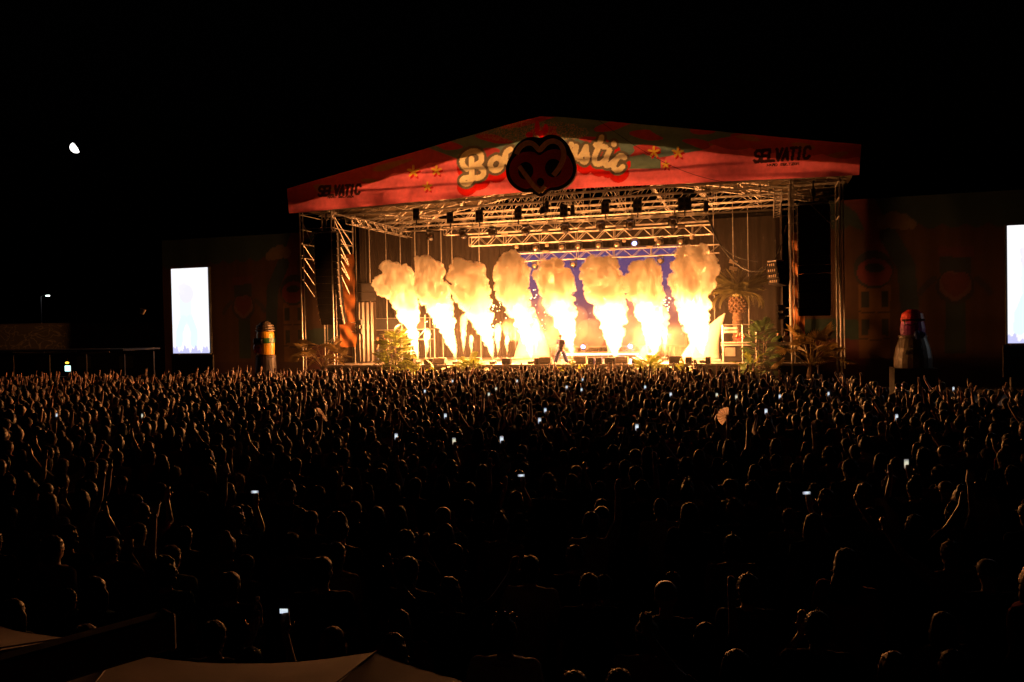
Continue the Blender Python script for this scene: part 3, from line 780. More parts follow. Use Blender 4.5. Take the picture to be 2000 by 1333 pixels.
# tall fixtures at the truss ends
for x, y in ((1379, 402), (1118, 410), (1068, 402)):
    u, z = S(x, y, 1.8); t = sthing('hoist_motor', 'dark chain hoist motor with pale hook on the front truss', 'hoist', u, 1.8, z, group='chain hoists on the front truss')
    obj('body', MB().lathe([(.08, -.4), (.14, -.35), (.14, .2), (.07, .3)], 10), M['black'], t)
    obj('hook', MB().path([(-.1, 0, .28), (-.12, 0, .42), (0, 0, .5), (.12, 0, .42), (.1, 0, .28)], .03), M['steel'], t)

# ------------------------------------------------------------------ flames
def voxel(mb, size, smooth_it=0, dec=None):
    me = mb if not isinstance(mb, MB) else mb.mesh('tmp')
    o = bpy.data.objects.new('tmp', me); COL.objects.link(o)
    r = o.modifiers.new('r', 'REMESH'); r.mode = 'VOXEL'; r.voxel_size = size; r.use_smooth_shade = True
    if smooth_it:
        s = o.modifiers.new('s', 'SMOOTH'); s.factor = .5; s.iterations = smooth_it
    if dec:
        d = o.modifiers.new('d', 'DECIMATE'); d.ratio = dec
    dg = bpy.context.evaluated_depsgraph_get(); dg.update()
    out = bpy.data.meshes.new_from_object(o.evaluated_get(dg))
    bpy.data.objects.remove(o); bpy.data.meshes.remove(me)
    return out
ico = {}
def sphere(mb, c, r, rng=random):
    mb.ell(c, (r, r, r), 8, 5, Matrix.Rotation(rng.random()*3, 3, 'X'))
def plume_mesh(spine, v, seed, amp=1.0, size=.05):
    rng = random.Random(seed); mb = MB()
    pts = [(*S(x, y, v), r/(31.0 if y > 585 else 30.0)) for x, y, r in spine]
    o = pts[0]
    for (u0, z0, r0), (u1, z1, r1) in zip(pts[:-1], pts[1:]):
        L_ = math.hypot(u1-u0, z1-z0); n = max(2, int(L_/(.22*max(r0, r1, .2))))
        for k in range(n):
            t = k/n; u = u0+(u1-u0)*t; z = z0+(z1-z0)*t; r = r0+(r1-r0)*t
            sphere(mb, (u-o[0], 0, z-o[1]), r*.74, rng)
            m_ = 9 if r > .6 else 6 if r > .35 else 3
            for q in range(m_):
                a = rng.random()*6.283; b = rng.uniform(-.9, .9); rr = r*rng.uniform(.16, .42)
                d = (r*.92-rr*.5)
                sphere(mb, (u-o[0]+d*math.cos(a)*math.sqrt(1-b*b), d*math.sin(a)*math.sqrt(1-b*b), z-o[1]+d*b*.9), rr, rng)
    me = voxel(mb, size, 1)
    n = len(me.vertices); co = np.empty(n*3); me.vertices.foreach_get('co', co); co = co.reshape(-1, 3)
    no = np.empty(n*3); me.vertices.foreach_get('normal', no); no = no.reshape(-1, 3)
    for i in range(n):
        p = Vector(co[i]) + Vector((seed*7.1, 0, 0)); k = min(1.0, .12 + co[i][2]/3.0)*amp
        d = .14*(.3-abs(noise.noise(p*1.7)))*2 + .12*(.25-abs(noise.noise(p*3.6)))*2 + .07*(.25-abs(noise.noise(p*7.5)))*2
        co[i] += no[i]*d*k
    me.vertices.foreach_set('co', co.ravel()); me.update()
    return me, o
FV = 0.9
plumes = [
 [(817,702,1.5),(812,680,7),(806,655,12),(800,625,18),(792,595,24),(782,570,30),(768,548,37),(771,528,30)],
 [(891,702,1.5),(885,680,8),(876,655,14),(868,625,20),(858,598,26),(846,570,31),(836,540,31),(831,514,27)],
 [(963,702,1.5),(958,680,8),(950,655,14),(942,625,21),(930,598,27),(920,570,34),(911,545,40),(909,528,29)],
 [(1038,702,1.5),(1034,680,8),(1028,655,13),(1022,628,18),(1014,600,25),(1006,575,31),(1001,548,36),(996,520,30),(992,503,17)],
 [(1118,700,1.5),(1115,680,8),(1110,655,14),(1103,625,21),(1096,598,27),(1088,570,32),(1080,545,35),(1080,520,25)],
 [(1204,700,2),(1200,680,12),(1198,655,19),(1196,625,25),(1192,598,28),(1185,570,35),(1175,542,42),(1170,522,30)],
 [(1280,700,2),(1278,680,10),(1276,655,16),(1272,625,22),(1266,598,28),(1260,570,34),(1254,545,34),(1254,524,26)],
 [(1374,694,2),(1368,672,11),(1362,650,19),(1357,622,27),(1353,595,30),(1352,565,36),(1354,535,42),(1355,512,33),(1356,500,22)],
]
side_jets = [  # thin straight jets further back on the stage (x, base y, top y, v, half width)
 (834,694,640,4.5,9),(905,692,612,4.5,10),(920,694,652,4.5,6),(972,694,632,4.5,10),(990,694,655,4.5,6),(1047,694,622,4.5,8),(1298,692,600,4.5,11),
 (1188,700,640,.9,6),(1265,700,640,.9,6),(1352,696,640,.9,8)]
flame_ground = []
def fire_lamp(root, loc, w):
    l = bpy.data.lights.new('fire_glow', 'POINT'); l.energy = w; l.color = (1.0, .35, .092); l.shadow_soft_size = .28 if loc[2] < 4 else .6
    o = bpy.data.objects.new('fire_glow', l); COL.objects.link(o); o.parent = root; o.location = loc
for i, sp in enumerate(plumes):
    me, o = plume_mesh(sp, FV, i+1)
    where = ['leftmost over the leafy plant', 'second in the row past the leafy plant', 'third in the row past the leafy plant', 'whitest and tallest before the video wall edge',
             'rising right over the performer', 'next past the performer', 'one before the last near the palm', 'last in the row beside the white fin'][i]
    t = sthing('flame_plume', 'towering fire jet turning to orange smoke, '+where, 'flame', o[0], FV, o[1], group='row of flame plumes along the stage front')
    me.materials.append(M['fire']); obj('fire_and_smoke', me, None, t)
    for zz, wk in ((1.3, .8), (3.0, 1.0), (4.5, .8)):
        # point on the spine
        pts = [S(x, y, FV) for x, y, r in sp]
        k = min(range(len(pts)), key=lambda q: abs(pts[q][1]-o[1]-zz))
        fire_lamp(t, (pts[k][0]-o[0], 0, pts[k][1]-o[1]), FLAME_W*wk)
    flame_ground.append((o[0], FV))
for i, (x, yb, yt, v, hw) in enumerate(side_jets):
    h = yb-yt
    me, o = plume_mesh([(x, yb, 1.5), (x+1, yb-h*.3, hw*.5), (x-1, yb-h*.55, hw*.75), (x+1, yb-h*.8, hw), (x, yt+3, hw*.6)], v, 40+i, .5, .06)
    t = sthing('fire_jet', 'short white fire jet behind the flame plumes' if v > 2 else 'thin white fire jet beside a flame plume base', 'flame', o[0], v, o[1], group='short fire jets' if v > 2 else 'thin side jets')
    me.materials.append(M['jet']); obj('fire', me, None, t)
    if v > 2: fire_lamp(t, (0, 0, 1.2), FLAME_W*.35)
    flame_ground.append((o[0], v))
# sparks breaking off
spk = MB(); rng = random.Random(3)
for x0, x1, y0, y1 in ((835,862,590,640),(955,985,580,640),(1030,1065,610,650),(1020,1045,560,600),(1285,1310,580,610)):
    for k in range(26):
        u, z = S(rng.uniform(x0, x1), rng.uniform(y0, y1), 2.0); r = rng.uniform(.015, .045)
        spk.ell((u, 2.0+rng.uniform(-.8, .8), z), (r, r, r), 5, 4)
o = obj('sparks', spk, mat_emit('spark', (1, .6, .25), 5.0), loc=SW(0, 0, 0), rot=(0, 0, YAW), kind='stuff')
o['label'] = 'glowing sparks drifting between the flame plumes'
# thin smoke hanging behind the plumes
sm = MB(); rng = random.Random(5)
for k in range(60):
    x = rng.uniform(1010, 1330); y = rng.uniform(590, 680); u, z = S(x, y, 5.5); sphere(sm, (u, 5.5+rng.uniform(-2, 2), z), rng.uniform(.6, 1.1), rng)
o = obj('smoke', voxel(sm, .2, 2), M['haze'], loc=SW(0, 0, 0), rot=(0, 0, YAW), kind='stuff')
o['label'] = 'thin warm smoke drifting over the stage behind the flames'

# ------------------------------------------------------------------ stage front gear
fm_body = MB().box((0, 0, .11), (.42, .36, .22), bev=.03).mesh('housing'); fm_body.materials.append(M['black'])
fm_noz = MB().lathe([(.05, .22), (.05, .26), (.035, .29)], 10).mesh('nozzle'); fm_noz.materials.append(M['steel'])
for i, (u, v) in enumerate(flame_ground):
    t = sthing('flame_machine', 'black flame machine box under a fire jet at the stage front', 'flame machine', u, v, FLOOR, group='flame machines on the stage')
    obj('housing', fm_body, None, t); obj('nozzle', fm_noz, None, t)
    obj('handle', MB().path([(-.15, -.18, .16), (-.15, -.24, .16), (.15, -.24, .16), (.15, -.18, .16)], .015, 5), M['steel'], t)
def wedge(u, v, lab, dark=False, w=.72):
    t = sthing('floor_monitor', lab, 'monitor', u, v, FLOOR, group='wedge monitors along the stage front')
    prof = [(-.28, 0), (.28, 0), (.28, .2), (.02, .42), (-.22, .42), (-.28, .2)]
    mb = MB(); n = 6
    vs = [(-w/2, a, b) for a, b in prof] + [(w/2, a, b) for a, b in prof]
    mb.add(vs, [tuple(range(5, -1, -1)), tuple(range(6, 12))] + [(i, (i+1) % 6, 6+(i+1) % 6, 6+i) for i in range(6)])
    obj('cabinet', mb, M['case' if dark else 'wedge'], t)
    obj('grille', MB().box((0, .155, .315), (w*.86, .3, .012), Matrix.Rotation(-.71, 3, 'X')), M['grille'], t)
    for s in (-1, 1): obj('handle', MB().box((s*(w/2+.004), 0, .25), (.02, .14, .05)), M['black'], t)
    obj('connector_strip', MB().box((0, -.285, .06), (w*.7, .02, .07)), M['black'], t)
for x in (861, 929, 1066, 1134, 1215): wedge(S(x, 705, .55)[0], .55, 'pale wedge floor monitor at the stage edge with its back to the crowd')
for x in (800, 1320): wedge(S(x, 705, .6)[0], .6, 'dark wedge floor monitor at the stage edge', True)
for x, w in ((838,.9),(912,.5),(990,.8),(1155,.5),(1192,.9),(1245,.9),(1345,.5),(1383,.4),(1049,.4),(1170,.5)):
    t = sthing('front_fill_speaker', 'small black front fill speaker box on the stage edge', 'speaker', S(x, 706, .3)[0], .3, FLOOR, group='front fill speakers')
    obj('cabinet', MB().box((0, 0, .19), (w*.7, .34, .38), bev=.02), M['case'], t)
    obj('grille', MB().box((0, -.175, .19), (w*.62, .015, .32)), M['grille'], t)
    obj('badge', MB().box((0, -.185, .08), (w*.2, .008, .03)), M['wedge'], t)

# ------------------------------------------------------------------ scenery on stage
def fin(x_tip, y_tip, x0, x1, v, lab, curve=.3, d=1.0):
    ut, zt = S(x_tip, y_tip, v); a = S(x0, 690, v)[0]; b = S(x1, 690, v)[0]
    H = zt-FLOOR; c = (a+b)/2; mb = MB(); prof = 14; vs = []; fs = []; n = 16
    for k in range(prof+1):
        t = k/prof; w = (b-a)/2*(1-t)**.8; cx_ = (1-t)*0 + (ut-c)*t**1.6
        for i in range(n):
            th = 2*math.pi*i/n; vs.append((cx_+max(w, .03)*math.cos(th), max(w, .03)*.35*d*math.sin(th), H*t))
    for k in range(prof):
        for i in range(n): fs.append((k*n+i, k*n+(i+1) % n, (k+1)*n+(i+1) % n, (k+1)*n+i))
    fs += [tuple(range(n-1, -1, -1)), tuple(range(prof*n, prof*n+n))]
    t = sthing('white_fin', lab, 'stage prop', c, v, FLOOR)
    obj('fin_body', mb.add(vs, fs).mesh('fin', True), M['white'], t)
    obj('base_plate', MB().box((0, 0, .03), (b-a, .9*d, .06)), M['white'], t)
    for k in (-.3, .3): obj('prop_leg', MB().tube((k*(b-a), .1, .03), (k*(b-a), .75, .03), .03), M['steel'], t)
fin(1416, 612, 1326, 1408, 4.5, 'large white curved fin prop beside the last flame')
fin(1040, 600, 1003, 1078, 9.3, 'white pointed fin prop behind the fourth flame')
fin(1262, 672, 1240, 1270, 6.0, 'small white curved fin prop near the back riser')
# back riser with lit strip
t = sthing('back_riser', 'low riser with a glowing white strip behind the performer', 'riser', S(1190, 690, 8.0)[0], 8.2, FLOOR)
obj('box', MB().box((0, 0, .2), (6.5, 1.6, .4)), M['case'], t)
obj('light_strip', MB().box((0, -.82, .30), (6.3, .03, .08)), mat_emit('strip_light', (1, .82, .6), 5), t)
obj('top', MB().box((0, 0, .42), (6.6, 1.7, .04)), M['wedge'], t)
for x in (1140, 1232):
    moving_head(S(x, 680, 8.2)[0], 8.2, FLOOR+.44, 'moving head light on the back riser shining violet', 'lens_violet', flip=True, group='violet floor lights')
l = bpy.data.lights.new('violet_beam', 'SPOT')
# violet beams cross the stage floor from the riser heads
l.energy = 500; l.color = (.35, .2, 1); l.spot_size = R(60); l.shadow_soft_size = .15
for x, dx in ((1140, -5.5), (1232, 2.5)):
    par = [o for o in bpy.data.objects if o.get('group') == 'violet floor lights'][0 if x == 1140 else 1]
    lo = bpy.data.objects.new('violet_beam', l); COL.objects.link(lo)
    p = SW(S(x, 680, 8.2)[0], 7.8, FLOOR+.95); q = SW(S(x, 680, 8.2)[0]+dx, 1.0, FLOOR)
    lo.parent = par
    bpy.context.view_layer.update()
    lo.matrix_world = Matrix.LocRotScale(p, (q-p).to_track_quat('-Z', 'Y'), None)

# stage-left wing scaffold deck
u0 = S(730, 640, 5.0)[0]
t = sthing('wing_scaffold', 'scaffold deck with black banner in the wing behind two crew members', 'scaffold', u0, 5.0, FLOOR)
for x in (0, 2.1, 3.9):
    for y in (0, 1.6): obj('upright', MB().tube((x, y, 0), (x, y, 3.2), .035), M['steel'], t)
for z in (1.5, 2.2, 3.0):
    for y in (0, 1.6): obj('ledger', MB().tube((0, y, z), (3.9, y, z), .032), M['alu'], t)
for a, b in ((0, 2.1), (2.1, 3.9)): obj('brace', MB().tube((a, 0, .4), (b, 0, 2.2), .028), M['alu'], t)
obj('platform', MB().box((1.95, .8, 2.24), (4.0, 1.6, .07)), M['case'], t)
obj('black_banner', MB().box((1.95, -.05, 2.62), (3.8, .03, .7)), M['black'], t)

# side fill speakers hanging
def side_fill(u, v, z, rz, lab, pale):
    t = sthing('side_fill_speaker', lab, 'speaker', u, v, z, rz)
    for k in range(4 if pale else 2):
        h = .34 if pale else .62
        c = obj('cabinet', MB().box((0, 0, 0), (1.1, .62, h-.03), bev=.04), M['grille'], t, (0, k*.05, -k*h), (R(-4*k), 0, 0))
        obj('grille', MB().box((0, -.315, 0), (.98, .012, h*.7)), M['grille'], c)
        if pale:
            for q in (-.3, -.1, .1, .3): obj('slot', MB().box((q, -.327, 0), (.08, .012, h*.4)), M['wedge'], c)
    obj('hanger', MB().tube((0, 0, .2), (0, 0, EAVE-z), .02), M['black'], t)
    obj('flying_frame', MB().box((0, 0, .22), (.9, .5, .08)), M['steel'], t)
side_fill(*[S(716, 565, 3.2)[0], 3.2, S(716, 562, 3.2)[1]], .9, 'black side fill speaker hanging above the satin curtain', False)
side_fill(*[S(1515, 530, 3.0)[0], 3.0, S(1515, 518, 3.0)[1]], -1.0, 'small tilted side fill array hanging beside the right tower', True)
# stage lamps clamped on the two tower legs
for x, y, lab in ((702,630,'dark lamp clamped on the left tower leg by the satin curtain, upper one'),(703,648,'dark lamp clamped on the left tower leg by the satin curtain, lower one'),
                  (1527,602,'dark lamp clamped on the right tower leg above the crew, upper one'),(1527,618,'dark lamp clamped on the right tower leg above the crew, lower one')):
    u, z = S(x, y, .5); t = sthing('side_lamp', lab, 'stage light', u, .5, z, group='lamps on the tower legs')
    s = 1 if x > 1000 else -1
    obj('housing', MB().lathe([(.06, -.2), (.16, -.16), (.19, .12), (.2, .2)], 12, (0, 0, 0), Matrix.Rotation(-s*math.pi/2, 3, 'Y')), M['black'], t)
    obj('clamp_arm', MB().tube((0, 0, 0), (s*.45, -.3, 0), .03), M['steel'], t); obj('barn_door', MB().box((-s*.24, 0, .2), (.14, .3, .02)), M['black'], t)
# cable bundles looping on the right
def cable(name, pts, r, lab, v=3.0):
    q = [SW(*(lambda a: (a[0], v, a[1]))(S(x, y, v))) for x, y in smooth_poly(pts, 3)]
    o = obj(name, MB().path(q, r, 6), M['black']); tag(o, lab, 'cable')
cable('cable_bundle', [(1382,420),(1400,470),(1425,505),(1460,532),(1495,528),(1520,500),(1536,440)], .05, 'thick black cable bundle looping from the truss end to the right tower')
cable('power_cable', [(1388,430),(1405,480),(1440,505),(1480,512)], .02, 'thin cable hanging above the loop of the thick cable bundle', 3.4)
# ------------------------------------------------------------------ plants
def frond_mesh(L_, n=26, lw=.03, ll=.5, droop=.9, up=.5):
    """one feather palm frond along +x"""
    mb = MB(); pts = []
    for k in range(9):
        t = k/8; pts.append(Vector((L_*t*math.cos(up*(1-t)-droop*t*.5), 0, L_*(math.sin(up)*t - droop*.55*t*t))))
    mb.path(pts, [.022*(1-.8*k/8) for k in range(9)], 4)
    for k in range(n):
        t = .12+.86*k/n; i = min(int(t*8), 7); f = t*8-i; p = pts[i].lerp(pts[i+1], f)
        l = ll*(math.sin(math.pi*min(1, t*1.05))**.5)*.9+.06
        for s in (-1, 1):
            d = Vector((.55, s*.8, -.25-.2*wob(k, s, L_))).normalized(); e = p+d*l
            w = Vector((-d.y, d.x, 0)).normalized()*lw
            mb.add([p-w*.5, p+d*l*.4-w, e, p+d*l*.4+w], [(0, 1, 2, 3)])
    return mb.mesh('frond')
def feather_palm(x, yb_v, z_base, z_crown, nf, Lf, lab):
    u, v = x
    t = sthing('palm_tree', lab, 'palm tree', u, v, z_base)
    H = z_crown - z_base; tr = MB(); prof = []
    n = 26
    for k in range(n+1):
        q = k/n; r = .34 - .06*q + (.17*math.sin(math.pi*min(1, max(0, (q-.74)/.26))) if q > .74 else 0)
        prof.append((r*(1.08 if k % 2 else .95), H*q))
    obj('trunk', tr.lathe(prof, 14), M['trunk'], t)
    sc_ = MB()
    for k in range(6):
        for i in range(10):
            a = 2*math.pi*(i+.5*(k % 2))/10; z = H*(.75+.042*k); r = .36+.13*math.sin(math.pi*min(1, (k+1)/7))
            sc_.box((r*math.cos(a), r*math.sin(a), z), (.16, .12, .13), Matrix.Rotation(a, 3, 'Z') @ Matrix.Rotation(-.5, 3, 'Y'))
    obj('leaf_bases', sc_, M['trunk'], t, kind='stuff')
    cr = obj('crown', MB().ell((0, 0, H), (.35, .35, .4)), M['frond'], t)
    ms = [frond_mesh(Lf*k, 36, .05, .6, dr, up) for k, dr, up in ((1, .8, 1.05), (.95, 1.1, .75), (.9, .4, 1.35), (1.0, 1.6, .45))]
    for m_ in ms: m_.materials.append(M['frond'])
    for k in range(nf):
        a = k*2.39996; q = k/nf
        m_ = ms[2] if q < .25 else ms[0] if q < .55 else ms[1] if q < .8 else ms[3]
        obj('frond', m_, None, cr, (0, 0, H+.1), (random.uniform(-.2, .2), random.uniform(-.15, .15), a))
feather_palm((S(1440, 560, 6.0)[0], 6.0), 0, FLOOR, S(1440, 578, 6)[1], 62, 2.1, 'tall feather palm tree with pineapple shaped trunk top standing on the stage')

def fan_leaf_mesh(R_, n=22, seed=0):
    mb = MB(); rng = random.Random(seed)
    for k in range(n):
        a = -1.9 + 3.8*k/(n-1); l = R_*(.75+.25*math.cos(a*.7))*rng.uniform(.92, 1.05)
        d = Vector((math.cos(a), math.sin(a), .08*math.cos(a*3)-.05)); w = Vector((-d.y, d.x, 0))*R_*.045
        mb.add([(0, 0, 0), d*l*.55-w+Vector((0, 0, .03)), d*l-Vector((0, 0, .12*R_)), d*l*.55+w+Vector((0, 0, -.02))], [(0, 1, 2, 3)])
    return mb.mesh('fan_leaf')
def fan_palm(u, v, z, nl, H, lab, mt='fan'):
    t = sthing('fan_palm', lab, 'palm', u, v, z)
    obj('stem', MB().lathe([(.22, 0), (.26, .2), (.18, .6), (.12, .8)], 10), M['trunk'], t); obj('planter', MB().box((0, 0, -.36), (1.0, 1.0, .76), bev=.05), M['case'], t)
    ms = [fan_leaf_mesh(.75, 22, s) for s in range(3)]
    for m_ in ms: m_.materials.append(M[mt])
    rng = random.Random(int(u*10))
    for k in range(nl):
        a = k*2.39996; e = rng.uniform(.25, 1.35); L_ = H*rng.uniform(.65, 1.0)
        d = Vector((math.cos(a)*math.cos(e), math.sin(a)*math.cos(e), math.sin(e)))
        st_ = obj('leaf_stalk', MB().path([(0, 0, .6), d*L_*.5+Vector((0, 0, .7)), d*L_+Vector((0, 0, .6))], [.022, .016, .012], 5), M[mt], t)
        obj('fan_leaf', ms[k % 3], None, st_, d*L_+Vector((0, 0, .6)), (rng.uniform(-.5, .5), -e+.35+rng.uniform(-.3, .5), a))
fan_palm(S(632, 700, -2.0)[0], -2.0, .75, 22, 1.9, 'wide fan palm in front of the left speaker tower')
fan_palm(S(1585, 705, -2.0)[0], -2.0, .75, 26, 2.0, 'wide fan palm in front of the right speaker tower')

def split_leaf_mesh(L_, lobes=7, seed=0):
    """deeply cut leaf blade along +x"""
    mb = MB(); rng = random.Random(seed); mid = [Vector((L_*k/8, 0, .12*L_*math.sin(math.pi*k/8)-.10*L_*(k/8)**2)) for k in range(9)]
    for k in range(8):
        w = .035*L_; mb.add([mid[k]+Vector((0, -w, 0)), mid[k+1]+Vector((0, -w*.8, 0)), mid[k+1]+Vector((0, w*.8, 0)), mid[k]+Vector((0, w, 0))], [(0, 1, 2, 3)])
    for k in range(lobes):
        t = (k+.5)/lobes; i = min(int(t*8), 7); p = mid[i].lerp(mid[i+1], t*8-i); l = L_*.48*(math.sin(math.pi*(.18+.75*t))**.7)
        for s in (-1, 1):
            d = Vector((.45+.3*t, s*.85, -.18+rng.uniform(-.1, .1))).normalized(); wv = Vector((d.y*-s*s, d.x, 0)).normalized()*L_*.045
            mb.add([p-wv, p+d*l*.6-wv*1.1, p+d*l, p+d*l*.6+wv*1.1, p+wv], [(0, 1, 2, 3, 4)])
    return mb.mesh('leaf')
def blade_leaf_mesh(L_, W_, seed=0):
    mb = MB(); n = 9; vs = []; fs = []
    for k in range(n):
        t = k/(n-1); w = W_*math.sin(math.pi*min(.98, .06+t*.92))**.7; z = .5*L_*t-.38*L_*t*t*1.2; x = L_*t*.9
        for s in (-1, 0, 1): vs.append((x, s*w*.5, z+(.10*W_ if s else 0)+.03*math.sin(k*2+s)))
    for k in range(n-1):
        for j in range(2): a = k*3+j; fs.append((a, a+1, a+4, a+3))
    return mb.add(vs, fs).mesh('leaf')
def bush(u, v, z, nl, Rr, H, lab, meshes, mt, name='leafy_plant', lean=0.0, elmin=-.2):
    t = sthing(name, lab, 'plant', u, v, z)
    obj('pot', MB().lathe([(.28, 0), (.34, .4), (.36, .42), (.3, .4)], 14), M['case'], t)
    for m_ in meshes:
        if not m_.materials: m_.materials.append(M[mt])
    rng = random.Random(int(u*37))
    sm_ = MB()
    for k in range(6): a = k*1.05; sm_.path([(0, 0, .3), (.2*math.cos(a), .2*math.sin(a), H*.4), (Rr*.35*math.cos(a), Rr*.35*math.sin(a), H*.8)], [.04, .03, .015], 5)
    obj('stems', sm_, M['trunk'], t)
    for k in range(nl):
        a = k*2.39996; q = (k+.5)/nl; el = math.asin(max(-1, min(1, elmin+(1-elmin)*q)))
        rr = Rr*rng.uniform(.35, .72); p = Vector((rr*math.cos(a)*math.cos(el), rr*math.sin(a)*math.cos(el), .35*H+H*.5*math.sin(el)+rng.uniform(-.1, .1)))
        obj('leaf', rng.choice(meshes), None, t, p, (rng.uniform(-.5, .5), -el*.6+rng.uniform(-.3, .4), a+rng.uniform(-.3, .3)))
spl = [split_leaf_mesh(.75, 8, s) for s in range(3)]
bush(S(772, 690, -.5)[0], -.5, 0, 150, 1.15, 3.9, 'bushy split leaf plant lit yellow at the foot of the first flame', spl, 'leaf', elmin=-.75)
bush(S(790, 690, -.9)[0], -.9, 0, 26, .7, 1.9, 'smaller split leaf plant tucked against the big bushy one', spl, 'leaf', elmin=-.3)
spg = [split_leaf_mesh(.6, 9, s+5) for s in range(3)]
bush(S(1487, 690, -.4)[0], -.4, 0, 130, 1.0, 4.2, 'tall leafy plant before the stage crew desk', spg, 'leafg', elmin=-.8)
bld = [blade_leaf_mesh(1.1, .32, 1), blade_leaf_mesh(.9, .28, 2)]
for x, n, h, lab in ((1118,7,1.5,'banana leaf plant at the stage foot under the performer'),(1330,8,1.4,'banana leaf plant at the stage foot past the flame plumes'),(1466,8,1.9,'banana leaf plant at the foot of the tall leafy plant'),
                (752,8,2.0,'banana leaf plant at the foot of the bushy split leaf plant'),(815,6,1.3,'banana leaf plant at the stage foot under the first flame'),(850,5,1.4,'upright banana leaf plant under the pale wedge monitor')):
    bush(S(x, 715, -1.2)[0], -1.2, 0, n, .55, h+.1, lab, bld, 'leaf' if x < 1400 else 'leafg', 'banana_plant', elmin=.2)
for x, lab in ((918,'round spiky plant at the stage foot under the third flame'),(1265,'round spiky plant at the stage foot before the seventh flame')):
    bush(S(x, 715, -1.2)[0], -1.2, 0, 46, .75, 1.9, lab, spl, 'leaf', 'spiky_plant', elmin=.1)

# crew desks on the right
t = sthing('crew_desk', 'monitor desk with chrome frame and white racks at the right of the stage', 'desk', S(1442, 690, 2.0)[0], 2.0, FLOOR)
obj('cabinet', MB().box((0, 0, .5), (1.6, .8, .95), bev=.03), M['case'], t)
for z in (.98, 1.12): obj('rack_shelf', MB().box((-.1, -.05, z), (1.7, .85, .06)), M['white'], t)
obj('drawer_front', MB().box((-.45, -.42, .6), (.6, .02, .5)), M['alu'], t)
for x in (-.85, .25, 1.0):
    for y in (-.45, .4): obj('frame_post', MB().tube((x, y, 0), (x, y, 2.15), .03), M['alu'], t)
for y in (-.45, .4): obj('frame_rail', MB().tube((-.85, y, 2.15), (1.0, y, 2.15), .03), M['alu'], t)
for k in range(2): obj('rack_unit', MB().box((-.4, 0, 1.75+.2*k), (.75, .5, .13)), M['white'], t)
t = sthing('mixing_desk', 'low mixing desk with rows of pale controls beside the right tower', 'desk', S(1520, 690, 1.6)[0], 1.6, FLOOR)
obj('case', MB().box((0, 0, .45), (2.3, .9, .9)), M['case'], t)
obj('console', MB().box((0, -.05, .98), (2.1, .85, .12), Matrix.Rotation(.2, 3, 'X')), M['black'], t)
for k in range(12): obj('control', MB().box((-.9+k*.165, -.42, .96), (.08, .05, .05)), M['white'], t)
t = sthing('lamp_stand', 'dark boxy lamp on a stand behind the crew desk', 'stage light', S(1478, 640, 3.2)[0], 3.2, FLOOR)
obj('stand', MB().tube((0, 0, 0), (0, 0, 2.0), .03), M['black'], t)
obj('lamp_head', MB().lathe([(.12, -.3), (.2, -.25), (.3, .2), (.32, .22)], 4, (0, 0, 2.1), Matrix.Rotation(math.pi/2, 3, 'Y')), M['black'], t)
u, z = S(1432, 512, 7.0)
t = sthing('flood_light', 'pair of pale flood light panels hanging above the palm tree', 'stage light', u, 7.0, z)
for k in (0, -.42): obj('panel', MB().box((0, 0, k), (.5, .2, .22), Matrix.Rotation(.25, 3, 'Y')), M['wedge'], t)
obj('pole', MB().tube((0, .1, -.6), (0, .1, EAVE-z), .025), M['steel'], t)

